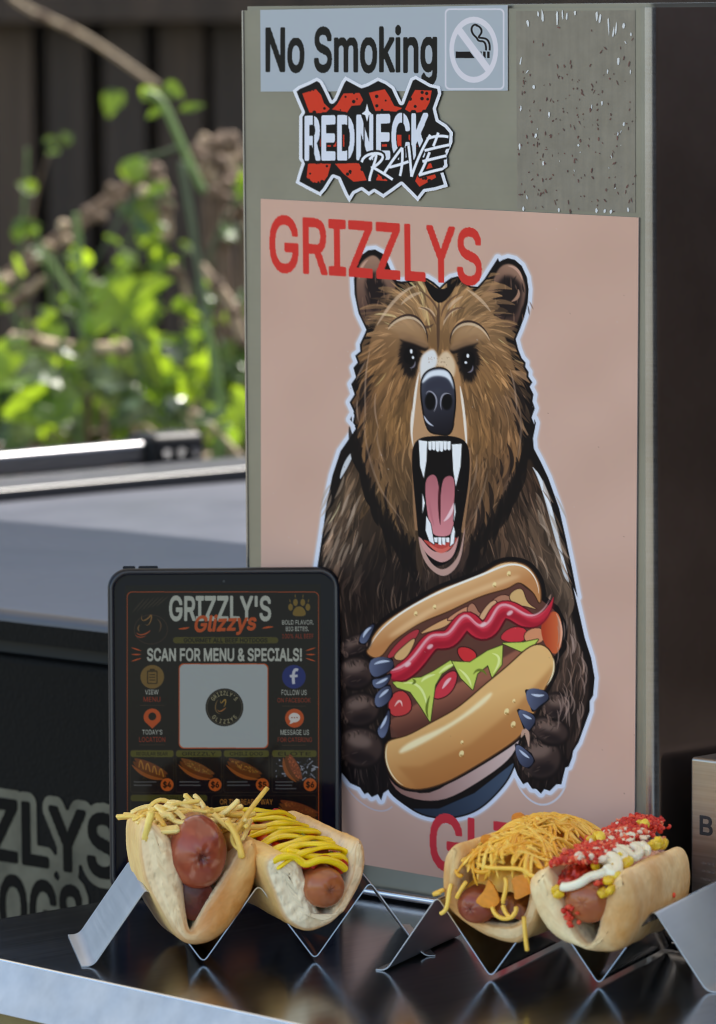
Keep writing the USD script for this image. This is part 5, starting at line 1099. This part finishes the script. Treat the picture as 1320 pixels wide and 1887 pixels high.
strand(d2, 'mustard_stripe', [d2.px(500, 1590, 2), d2.px(520, 1580, 1), d2.px(545, 1580, 0), d2.px(562, 1592, -1), d2.px(585, 1586, -2), d2.px(615, 1588, -1), d2.px(636, 1602, 2)], 2.3, MUSTARD, n=40, seg=9)
strand(d2, 'mustard_stripe', [d2.px(530, 1566, 6), d2.px(556, 1574, 4), d2.px(590, 1580, 3), d2.px(620, 1578, 5), d2.px(638, 1590, 8)], 2.2, MUSTARD, n=36, seg=9)

# --- 3: shredded cheese, chips and chili
d3 = Dog('hot_dog', 'chili hot dog buried under shredded yellow cheese with corn chips at its front', onz(925, 1738, .023), 113, -1.5)
bun(d3, [(-25, 55), (-32, 53), (-37, 42), (-35, 20), (-20, 8), (0, 0), (13, 3), (22, 22), (27, 40), (24, 46)], [(20, 40), (15, 24), (10, 13), (-6, 11), (-20, 14), (-27, 26), (-25, 42)], 126, 3, (246, 212, 146), (204, 138, 54), (246, 224, 182), rf=6., rb=16, torn=(.1, .5), gold_side=(.7, .2))
sausage(d3, (-17, 21, 4), (-4, 34, 114), 11.5, 11, 14, (150, 74, 46), (116, 50, 32), pucker=.35, bow=1., front=.8)
CHILI = inked('chili', .24, bump=.0012, scale=240., specular_ior_level=.6)
def mound(dog, name, mat_, a0, a1, t0, t1, top, base, cols, seed, na=34, nt=60, amp=1.2, fine=3.):
    A_, T_ = np.meshgrid(np.linspace(a0, a1, na), np.linspace(t0, t1, nt)); u = (A_ - a0) / (a1 - a0); v = (T_ - t0) / (t1 - t0)
    Bq = base + (top(A_, T_) - base) * np.clip(np.sin(np.pi * u), 0, 1) ** .45 * np.clip(np.sin(np.pi * np.clip(v * 1., 0, 1)), 0, 1) ** .3
    q = np.stack([A_, Bq, T_], -1).reshape(-1, 3); nz = nfbm(q / fine + seed, 3) - .5; q[:, 1] += nz * 2 * amp; q[:, 2] += (nnoise(q / fine + 9) - .5) * amp * 1.5
    c = lin(cols[0]) * (1 - np.clip(.5 + nz * 2.5, 0, 1)[:, None]) + lin(cols[1]) * np.clip(.5 + nz * 2.5, 0, 1)[:, None]
    i = (np.arange(nt - 1)[:, None] * na + np.arange(na - 1)).ravel(); F = np.vstack([np.stack([i, i + 1, i + na + 1], 1), np.stack([i, i + na + 1, i + na], 1)])
    return part(name, M(dog.w(q), F), mat_, dog.root, color=np.clip(c, 0, 1))
mound(d3, 'chili', CHILI, -25, 16, 3, 130, lambda a, t: 36 + 6 * t / 130 + 0 * a, 14, ((112, 58, 24), (168, 96, 36)), 3, amp=2.2, fine=4.)
mound(d3, 'melted_cheese', CHEESE, -26, 22, 8, 128, lambda a, t: 30 + (16 + 15 * np.sin(np.pi * np.clip((t + 8) / 150, 0, 1))) * np.maximum(0, np.cos((a + 2) / 27. * 1.2)) ** .6, 28, ((214, 150, 40), (248, 194, 80)), 8, amp=1.6, fine=3.2)
R = np.random.default_rng(51); CHC = [lin(c) for c in ((250, 190, 62), (254, 208, 92), (242, 172, 44), (252, 198, 76))]
def top3(a, t): return 30 + (17 + 15 * math.sin(np.pi * min(max((t + 8) / 150, 0), 1))) * max(0, math.cos((a + 2) / 27. * 1.2)) ** .6 + 1.5
for i in range(262):
    t = R.uniform(2, 124); a = np.clip(R.normal(-1, 12), -24, 20); hd = R.normal(0, 1.0) + (0 if R.random() < .5 else 1.2); L = R.uniform(9, 21); k = R.normal(0, .35); pts = []
    for u in np.linspace(-1, 1, 5):
        aa = a + math.sin(hd + k * u) * L * u * .9; tt = t + math.cos(hd + k * u) * L * u * .9; lift = R.uniform(-.9, 1.0)
        aa = np.clip(aa, -25, 24); tt = max(tt, -1 + R.uniform(0, 3)); pts.append((aa, top3(aa, tt) + lift + (1.0 if i % 3 == 0 else 0), tt))
    strand(d3, 'cheese_shred', pts, R.uniform(.95, 1.6), CHEESE, n=9, seg=5, color=CHC[R.integers(4)], squash=R.uniform(.6, .9), taper=True)
for pts in ([(818, 1640, 0), (800, 1648, -3), (812, 1645, -2)], [(832, 1630, -2), (826, 1660, -4), (822, 1676, -4), (812, 1684, -4)], [(932, 1618, -2), (930, 1650, -4), (928, 1672, -4), (940, 1690, -5), (948, 1682, -5)], [(908, 1672, -4), (920, 1690, -6), (940, 1692, -6), (952, 1672, -5)], [(966, 1690, -3), (968, 1720, -4), (972, 1752, -4)], [(968, 1610, -2), (985, 1616, -5), (1003, 1630, -6)], [(860, 1625, -1), (850, 1640, -3), (842, 1655, -3)], [(838, 1600, 2), (848, 1614, 0), (852, 1612, 0)], [(880, 1590, 0), (915, 1600, -3), (960, 1602, -3), (975, 1612, -4)], [(860, 1596, 2), (890, 1584, 3), (930, 1590, 2)], [(868, 1592, 1), (880, 1606, -2), (905, 1604, -2)]):
    strand(d3, 'cheese_shred', [d3.px(x, y, t) for x, y, t in pts], 1.35, CHEESE, n=18, seg=6, color=CHC[R.integers(4)])
for _ in range(24):                                          # shreds spilling over the front
    a = R.uniform(-23, 17); b = top3(a, 5); dn = R.uniform(4, 17); sw = R.normal(0, 4)
    strand(d3, 'cheese_shred', [(a - sw, b + 1, R.uniform(8, 16)), (a, b + .5, 3), (a + sw * .5, b - dn * .45, R.uniform(-2.5, 0)), (a + sw, b - dn, R.uniform(-3, 0))], R.uniform(.9, 1.4), CHEESE, n=12, seg=5, color=CHC[R.integers(4)], squash=.75, taper=True)
CHIP = inked('corn_chip', .55, bump=.0006, scale=500.)
def chip(poly, t0, t1, curl, c, tk=1.7):
    pts = np.array([d3.px(x, y, t0) for x, y in poly])[:, :2]; g = trimesh.creation.extrude_polygon(PG(closed(pts, 5)), tk, engine='earcut'); g = g.subdivide().subdivide(); v = np.array(g.vertices); ce = v.mean(0); x = v[:, 0] - ce[0]
    q = np.stack([v[:, 0], v[:, 1], v[:, 2] + t0 + (t1 - t0) * (x - x.min()) / (np.ptp(x) + 1e-6) + curl * (x / 8) ** 2], 1); q += (nfbm(q / 2.5, 3)[:, None] - .5) * .9
    part('corn_chip', M(d3.w(q), g.faces), CHIP, d3.root, color=lin(c) * (.85 + .35 * nfbm(q / 2., 3)[:, None]))
chip([(899, 1623), (911, 1645), (916, 1662), (904, 1674), (878, 1664), (884, 1650), (893, 1638)], -6, -3, 1.2, (232, 146, 34)); chip([(944, 1620), (980, 1616), (982, 1640), (966, 1652), (948, 1658), (946, 1640)], -6, -2, 1.4, (226, 138, 34)); chip([(886, 1608), (895, 1612), (892, 1624), (882, 1622)], -1, 2, .4, (232, 160, 50)); chip([(944, 1502), (958, 1502), (962, 1516), (946, 1520)], 58, 64, .6, (214, 136, 50)); chip([(888, 1540), (902, 1545), (900, 1558), (888, 1556)], 20, 26, .5, (220, 146, 50))
for q in ((930, 1735, -1), (960, 1722, -3), (945, 1702, -3)): pass

# --- 4: red crumbs, corn and mayonnaise
d4 = Dog('hot_dog', 'hot dog topped with bright red crumbs, yellow corn and white sauce', onz(1086, 1757, .0225), 113, -.5)
bun(d4, [(-25, 47), (-33, 44), (-38, 37), (-34, 21), (-21, 6), (0, 0), (11, 0), (19, 4), (24, 14), (26, 29), (24, 42), (18, 49)], [(13, 45), (9, 36), (5, 24), (1, 9), (-1, 6), (-4, 9), (-10, 18), (-16, 29), (-20, 38)], 118, 4, (250, 226, 174), (204, 138, 56), (246, 230, 196), rf=10., rb=26, torn=(0., 0.), gold_side=(.45, 1.), bend=0.)
sausage(d4, (-3, 30, 6), (0, 35, 104), 13.2, 13, 21, (168, 94, 52), (138, 68, 36), pucker=.2, bow=1., front=.7)
R = np.random.default_rng(61)
def top4(a, t): return 38 + (13 + 13 * t / 130) * max(0, math.cos((a + 6) / 21.)) ** .55
mound(d4, 'corn_and_sauce_bed', CHILI, -26, 17, 8, 114, lambda a, t: 38 + (9 + 11 * t / 130) * np.maximum(0, np.cos((a + 6) / 21.)) ** .55, 30, ((196, 96, 44), (228, 176, 120)), 12, amp=1.8, fine=3.)
mound(d4, 'red_topping', CHILI, -28, 7, 6, 116, lambda a, t: 38.5 + (13.5 + 13 * t / 130) * np.maximum(0, np.cos((a + 9) / 21.)) ** .55, 32, ((150, 22, 14), (222, 66, 36)), 15, na=44, nt=110, amp=2.6, fine=2.4)
CORN, CORNC = inked('corn_kernel', .28, subsurface_weight=.25, subsurface_scale=.003, subsurface_radius=(1., .7, .2)), [lin(c) for c in ((232, 182, 34), (240, 200, 60), (214, 166, 26))]
def blob(p, s3, seed, level=2):
    g = trimesh.creation.icosphere(level, 1.); v = np.array(g.vertices); v = v * np.array(s3) * (1 + .5 * (nnoise(v * 1.6 + seed)[:, None] - .5)); Rm = trimesh.transformations.random_rotation_matrix(np.random.default_rng(seed).random(3))[:3, :3]; return d4.w(v @ Rm.T + np.asarray(p)), np.array(g.faces)
for i, (x, y, t) in enumerate(((1122, 1622, 2), (1134, 1614, 5), (1112, 1645, -1), (1126, 1640, 0), (1106, 1588, 20), (1098, 1596, 14), (1152, 1592, 18), (1160, 1586, 24), (1128, 1602, 10), (1198, 1560, 60), (1208, 1558, 64), (1222, 1556, 70), (1214, 1552, 66), (1188, 1522, 90), (1182, 1518, 92), (1100, 1541, 50), (1108, 1544, 48), (1026, 1640, 0), (1030, 1648, -1), (1142, 1582, 22), (1092, 1548, 48), (1088, 1575, 24))):
    V, F = blob(d4.px(x, y, t), (3.6, 3.0, 2.5), 100 + i); part('corn_kernel', M(V, F), CORN, d4.root, color=np.tile(CORNC[i % 3], (len(V), 1)))
strand(d4, 'white_sauce', [d4.px(*p) for p in ((1036, 1634, -1), (1050, 1634, -2), (1072, 1626, -2), (1088, 1616, 1), (1104, 1612, 3), (1120, 1606, 6), (1136, 1600, 10), (1126, 1588, 16), (1108, 1586, 20), (1100, 1578, 26), (1118, 1574, 28), (1140, 1588, 18), (1150, 1578, 26), (1136, 1566, 36), (1150, 1566, 38), (1168, 1580, 32), (1178, 1568, 42), (1168, 1560, 48), (1182, 1560, 50), (1190, 1572, 46))], 2.7, MAYO, n=120, seg=10)
strand(d4, 'white_sauce', [d4.px(*p) for p in ((1120, 1600, 8), (1132, 1610, 6), (1138, 1594, 13), (1122, 1580, 20))], 3.4, MAYO, n=24, seg=10)
strand(d4, 'white_sauce', [d4.px(*p) for p in ((1150, 1545, 60), (1166, 1542, 66), (1150, 1552, 56), (1130, 1548, 55), (1120, 1556, 46))], 2.2, MAYO, n=40, seg=9)
CR = [plain(f'red_crumb_{i}', lin(c), .55, noise=.2, scale=500.) for i, c in enumerate(((206, 46, 26), (226, 76, 44), (180, 32, 20), (232, 132, 92)))]
cl = [[], [], [], []]
for i in range(2100):
    t = R.uniform(5, 110); a = np.clip(R.normal(-12 + 12 * t / 130, 7.5), -26, 14)
    if a > -2 + 14 * t / 130 + R.normal(0, 3) and R.random() < .8: continue
    b = top4(a, t) + R.uniform(-1.2, 1.6); V, F = blob((a, b, t), R.uniform(.8, 2.7) * np.array([1, R.uniform(.25, .6), R.uniform(.4, .9)]), 1000 + i, 1); cl[R.choice(4, p=(.4, .33, .17, .10))].append(M(V, F))
for x, y, t in ((1110, 1625, 0), (1048, 1690, -1), (1054, 1700, -1), (1044, 1684, 0), (1056, 1675, -1), (1222, 1650, 70), (1230, 1646, 72), (1236, 1644, 76), (1214, 1655, 66)):
    for _ in range(4): V, F = blob(d4.px(x, y, t) + R.normal(0, 1.6, 3), R.uniform(.8, 2.0, 3), R.integers(99999), 1); cl[R.integers(2)].append(M(V, F))
wl = []
for i in range(60):
    t = R.uniform(4, 90); a = np.clip(R.normal(-2, 8), -22, 15); V, F = blob((a, top4(a, t) + R.uniform(.2, 1.8), t), R.uniform(.9, 2.6) * np.array([1.3, R.uniform(.4, .8), R.uniform(.6, 1)]), 5000 + i, 1); wl.append(M(V, F))
for i in range(4): key(part('red_crumbs', cl[i], CR[i], d4.root, smooth=60), kind='stuff')
key(part('white_cheese_crumbs', wl, plain('white_crumb', lin((232, 214, 188)), .5), d4.root, smooth=60), kind='stuff')

# ---------------------------------------------------------------- plants between the cabinet and the fence
def leafmat(name, c, rough=.35, tr=.5):
    c = np.array(c); return mat(name, {'t': ('texture_coordinate', {}), 'n': ('noise_texture', {'scale': 40., 'detail': 4.}), 'r': ('rgb_ramp', {'ramp': [(.3, tuple(c * .7)), (.7, tuple(c * 1.2))]}), 'p': ('principled_bsdf', {'roughness': rough, 'specular_ior_level': .5}),
        'l': ('translucent_bsdf', {'color': tuple(np.minimum(c * np.array([4.6, 3.5, 1.2]), .9))}), 'x': ('mix_closure', {'fac': tr})}, [('t.object', 'n.vector'), ('n.fac', 'r.fac'), ('r.color', 'p.base_color'), ('p.BSDF', 'x.closure1'), ('l.BSDF', 'x.closure2')], surface='x.closure')
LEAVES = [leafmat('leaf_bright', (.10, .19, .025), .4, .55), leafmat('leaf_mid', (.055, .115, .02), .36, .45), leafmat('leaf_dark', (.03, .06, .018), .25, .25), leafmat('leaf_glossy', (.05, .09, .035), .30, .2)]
DRY = [plain('dry_stem_tan', (.30, .22, .14), .7, noise=.3, scale=90.), plain('dry_stem_brown', (.13, .085, .055), .8, noise=.3, scale=90.), plain('pale_husk', (.46, .36, .24), .7, noise=.3, scale=120.)]
STEM = plain('green_stem', (.10, .17, .04), .5, noise=.3, scale=70.); STEMD = plain('old_green_stem', (.06, .085, .04), .6, noise=.3, scale=70.)
def leaf(c, size, toward, up, kind, curl=.25):
    """A folded leaf blade centred at c facing 'toward', its tip along 'up'."""
    z = np.asarray(toward, float); z /= np.linalg.norm(z); y = np.asarray(up, float); y = y - z * (y @ z); y /= np.linalg.norm(y); x = np.cross(y, z)
    if kind == 'lobed': o = [(0, -.42), (.16, -.5), (.34, -.40), (.30, -.26), (.52, -.14), (.66, .10), (.42, .06), (.30, .12), (.34, .34), (.24, .30), (.12, .36), (0, .68)]
    elif kind == 'heart': o = [(0, -.36), (.14, -.46), (.32, -.40), (.42, -.18), (.38, .06), (.24, .30), (.10, .48), (0, .60)]
    else: o = [(0, -.5), (.10, -.40), (.18, -.15), (.17, .12), (.10, .38), (0, .6)]
    o = np.array(o); n = len(o); V = [(0., v, 0.) for _, v in o]; V += [(u, v, curl * abs(u) - curl * .5 * v * v) for u, v in o[1:-1]] + [(-u, v, curl * abs(u) - curl * .5 * v * v) for u, v in o[1:-1]]
    V = np.array(V); V[n:, 2] += .05 * np.sin(V[n:, 1] * 9 + V[n:, 0] * 7 + size * 900); V[:n, 2] -= curl * .5 * V[:n, 1] ** 2; F = []
    for side in (0, 1):
        idx = lambda j: j if j in (0, n - 1) else n + side * (n - 2) + j - 1
        for j in range(n - 1):
            a, b, p, q = j, j + 1, idx(j), idx(j + 1)
            for tri in ([a, p, q], [a, q, b]):
                if len(set(tri)) == 3: F.append(tri if side == 0 else tri[::-1])
    return M(np.asarray(c) + size * (V[:, :1] * x + V[:, 1:2] * y + V[:, 2:] * z), F)
PF = 1.13
def pfar(px, py, d): return far(px, py, d * PF)
R = np.random.default_rng(71)
TOC = -FWD
def plant(name, label, cat, loc, group=None): return thing(name, label, cat, loc, group)
def px3(p, dist): return pfar(p[0], p[1], p[2] if len(p) > 2 else dist)
def down(p): q = p.copy(); q[2] = 0.; return q
def stemline(parent, pts, r, m, dist, name='stem', ground=False):
    P = [px3(p, dist) for p in pts]
    if ground: P.append(P[-1] * [1, 1, 0] + [R.normal(0, .03), R.normal(0, .03), 0.])
    return part(name, tube(curve(P, 6 * len(P)), r * PF, 7), m, parent, smooth=60)
# 1: the lobed-leaf climber with the big bright leaf
c = down(pfar(155, 900, 4.55)); v1_ = plant('lobed_vine', 'green climber with one large bright lobed leaf on an upright stem', 'vine', c)
stemline(v1_, [(140, 395), (147, 470), (153, 560), (155, 680), (150, 800), (150, 1000)], .0030, STEM, 4.55, ground=True)
stemline(v1_, [(92, 478), (120, 525), (150, 560)], .0026, STEM, 4.55); stemline(v1_, [(153, 560), (190, 555), (225, 560)], .0016, STEM, 4.52)
def lf(parent, px, py, dist, s, kind, mi, tilt=(.0, .0, .0), rot=0., curl=.25):
    tw = TOC + RIGHT * tilt[0] + UP * tilt[1]; up = UP * math.cos(rot) + RIGHT * math.sin(rot); return part('leaf', leaf(pfar(px, py, dist if py < 800 else max(dist, 4.7)), s * PF, tw, up, kind, curl), LEAVES[mi], parent, smooth=False)
lf(v1_, 236, 566, 4.5, .066, 'lobed', 0, (.15, .35), 2.5); lf(v1_, 318, 632, 4.5, .044, 'long', 0, (.1, .6), 1.85); lf(v1_, 250, 312, 4.6, .030, 'heart', 0, (.2, .5), .6); lf(v1_, 208, 188, 5.0, .026, 'heart', 1, (-.2, .3), 3.4)
# 2: the tall green cane
c = down(pfar(400, 900, 4.4)); v2_ = plant('green_cane', 'tall bare green cane bending over beside the cabinet', 'plant', c)
stemline(v2_, [(268, 172), (292, 182), (312, 215), (345, 290), (372, 345), (378, 352)], .0034, STEM, 4.4); stemline(v2_, [(335, 300), (352, 400), (366, 490), (385, 620), (400, 720), (412, 800), (420, 1000)], .0030, STEMD, 4.42, ground=True); stemline(v2_, [(378, 600), (395, 660), (408, 740), (412, 830)], .0032, STEM, 4.36)
stemline(v2_, [(330, 268), (300, 282), (262, 290)], .0022, STEMD, 4.42)
for a in ((276, 172, .018, 'heart', 0), (318, 168, .02, 'heart', 1), (352, 198, .022, 'long', 1), (290, 205, .022, 'long', 1), (262, 400, .034, 'heart', 2), (285, 420, .026, 'long', 1)): lf(v2_, a[0], a[1], 4.45 + R.normal(0, .05), a[2], a[3], a[4], (R.normal(0, .4), R.normal(.3, .3)), R.uniform(0, 6))
# 3: the thick dead vine across the left
c = down(pfar(0, 520, 4.7)); v3_ = plant('dead_vine', 'rough brown dead vine slanting up across the left', 'vine', c)
stemline(v3_, [(-60, 560), (0, 520), (60, 475), (120, 430), (180, 382), (235, 345), (262, 325)], .006, DRY[1], 4.7, ground=False); stemline(v3_, [(-60, 575), (20, 515), (90, 468), (160, 412), (230, 362)], .0032, DRY[1], 4.66)
stemline(v3_, [(-60, 560), (-90, 700), (-100, 900), (-100, 1100)], .006, DRY[1], 4.7, ground=True)
for px, py in ((120, 415), (160, 390), (185, 402), (75, 475), (10, 515), (125, 440), (205, 356), (262, 358), (42, 545), (95, 455)): part('bud', trimesh.creation.icosphere(1, .0058).apply_transform(frame(pfar(px + R.normal(0, 4), py + R.normal(0, 4), 4.62), (1, 0, 0), (0, 1, 0), (0, 0, R.uniform(.7, 1.3)))), DRY[R.integers(3)], v3_, smooth=True)
# 4: dry canes
for k, (lab, pts, r, mi, dist) in enumerate((('pale dry cane lying level across the leaves', [(20, 622), (80, 632), (130, 640), (200, 642), (268, 648)], .0058, 2, 4.5), ('short broken tan cane hanging beside the big leaf', [(283, 308), (296, 340), (304, 370), (306, 440)], .0062, 0, 4.6), ('kinked dry twig reaching down by the cabinet', [(370, 490), (395, 520), (420, 552), (440, 600), (452, 640)], .005, 0, 4.5), ('curled dry tendril by the cabinet', [(292, 500), (318, 492), (338, 515), (345, 560), (340, 600)], .0035, 0, 4.6), ('thin straight pale wire-like cane crossing the top corner', [(20, -8), (70, 25), (140, 58), (205, 98), (262, 138), (290, 158)], .0034, 0, 5.2), ('stout tan twig under the dead vine', [(20, 560), (50, 540), (80, 512)], .0045, 0, 4.6))):
    P = [pfar(*p, dist) for p in pts]; t = plant('dry_cane', lab, 'cane', P[0], 'dry canes among the plants'); part('cane', tube(curve(P, 30), r, 7), DRY[mi], t, smooth=60)
    for _ in range(3): q = curve(P, 30)[R.integers(2, 28)]; part('node', trimesh.creation.icosphere(1, r * 1.5).apply_translation(q), DRY[(mi + 1) % 3], t, smooth=True)
# 5: dry seed heads near the cabinet
c = down(pfar(425, 700, 4.7)); v5_ = plant('dry_shrub', 'brown dried shrub with papery seed heads beside the cabinet', 'shrub', c)
for k in range(9):
    x = 385 + k * 9 + R.normal(0, 5); y = R.uniform(275, 380); stemline(v5_, [(x, y), (x + R.normal(4, 6), y + 120), (x + R.normal(0, 12), y + 320), (x, 800)], .003, DRY[1], 4.7 + R.normal(0, .05), ground=True)
    for _ in range(7): b = trimesh.creation.icosphere(1, R.uniform(.004, .009)); b.apply_scale([1, 1, R.uniform(.8, 1.6)]); b.apply_translation(pfar(x + R.normal(0, 9), y + R.normal(25, 30), 4.65 + R.normal(0, .05))); part('seed_head', b, DRY[R.choice([0, 1, 1, 1])], v5_, smooth=True)
# 6: the leafy mass at the bottom: several low leafy plants
spots = [(-40, 700, 4.55), (40, 690, 4.5), (110, 730, 4.7), (190, 700, 4.45), (255, 760, 4.5), (320, 720, 4.6), (385, 770, 4.45), (440, 690, 4.6), (440, 830, 4.4), (70, 800, 4.6)]
labs = ['low leafy plant at the far left edge of the frame', 'low leafy plant with bright leaves under the pale cane', 'low leafy plant with brown stalks below the upright stem', 'glossy leafy plant with pale shining leaves below the big lobed leaf', 'glossy dark-leaved plant right behind the black rail end', 'leafy plant with sunlit tips under the curled tendril', 'leafy plant behind the bare green cane', 'leafy plant with a large pale leaf against the cabinet edge', 'bright narrow-leaved plant low beside the cabinet edge', 'twiggy low plant behind the bright rail bar']
big = {3: [(200, 706, .026, 3), (240, 805, .032, 3), (262, 840, .03, 3), (245, 745, .02, 3)], 5: [(275, 760, .05, 0), (318, 768, .034, 3), (292, 690, .04, 0), (300, 800, .04, 1)], 7: [(438, 680, .05, 3), (410, 700, .035, 0), (450, 810, .035, 0)], 1: [(65, 690, .04, 3), (20, 690, .05, 0), (55, 750, .045, 0), (105, 740, .05, 1)], 8: [(408, 858, .055, 0), (395, 810, .04, 1), (420, 850, .05, 0)], 0: [(5, 660, .05, 0), (8, 740, .05, 1)], 4: [(165, 840, .05, 1), (175, 800, .05, 2)]}
for k, (x, y, dist) in enumerate(spots):
    c = down(pfar(x, y + 150, dist)); t = plant('leafy_plant', labs[k], 'plant', c, 'low leafy plants behind the black box')
    for _ in range(5): a = pfar(x + R.normal(0, 28), y + R.uniform(-60, 60), dist + R.normal(0, .06)); b = down(pfar(x, y + 150, dist)) + np.r_[R.normal(0, .06, 2), 0]; part('stem', tube(curve([a, (a + b) / 2 + R.normal(0, .03, 3), b], 14), .0026, 6), STEM if R.random() < .6 else DRY[R.integers(2)], t, smooth=60)
    for bx_, by_, s, mi in big.get(k, []): lf(t, bx_, by_, dist - .1, s, 'heart' if R.random() < .6 else 'lobed', mi, (R.normal(0, .25), R.uniform(.2, .9) if mi != 3 else R.uniform(.9, 1.6)), R.uniform(0, 6.28), R.uniform(.1, .4))
    for _ in range(44):
        px, py = x + R.normal(0, 46), y + R.uniform(-75, 210)
        if py < 640: py = 640 + R.uniform(0, 80)
        lf(t, px, py, dist + R.uniform(-.1, .3), R.uniform(.016, .036) * (1.6 if R.random() < .15 else 1), R.choice(['heart', 'lobed', 'long']), R.choice([0, 1, 2, 2, 3], p=[.22, .25, .22, .11, .20]), (R.normal(0, .7), R.normal(.5, .6)), R.uniform(0, 6.28), R.uniform(.05, .45))
    for q_ in range(3):                                      # long thin shoots with small leaves
        x1, y1 = x + R.normal(0, 60), R.uniform(230, 600); pts = [(x + R.normal(0, 20), y + 90), (x + R.normal(0, 40), (y + y1) / 2 + 40), (x1, y1), (x1 + R.normal(0, 30), y1 + R.normal(-5, 18))]
        if min(p[0] for p in pts) > 425: continue
        part('shoot', tube(curve([pfar(*p, dist + .12) for p in pts], 24), R.uniform(.0009, .0017) * PF, 6), (STEM, STEMD, DRY[1])[R.integers(3)], t, smooth=60)
        for u in R.uniform(.35, 1, 5): c_ = curve(pts, 24)[int(u * 23)]; lf(t, c_[0] + R.normal(0, 10), c_[1] + R.normal(0, 10), dist + .1, R.uniform(.012, .026), R.choice(['heart', 'long', 'lobed']), R.choice([0, 1, 2], p=[.35, .4, .25]), (R.normal(0, .6), R.normal(.4, .5)), R.uniform(0, 6.28), R.uniform(.1, .4))
    for _ in range(6): a = pfar(x + R.normal(0, 40), y + R.uniform(60, 190), dist + R.normal(0, .1)); part('dead_stalk', tube(curve([a, a + R.normal(0, .03, 3), a + R.normal(0, .05, 3) + [0, 0, -.05]], 10), R.uniform(.0012, .003), 6), DRY[R.integers(2)], t, smooth=60)
# leaf litter and shade behind
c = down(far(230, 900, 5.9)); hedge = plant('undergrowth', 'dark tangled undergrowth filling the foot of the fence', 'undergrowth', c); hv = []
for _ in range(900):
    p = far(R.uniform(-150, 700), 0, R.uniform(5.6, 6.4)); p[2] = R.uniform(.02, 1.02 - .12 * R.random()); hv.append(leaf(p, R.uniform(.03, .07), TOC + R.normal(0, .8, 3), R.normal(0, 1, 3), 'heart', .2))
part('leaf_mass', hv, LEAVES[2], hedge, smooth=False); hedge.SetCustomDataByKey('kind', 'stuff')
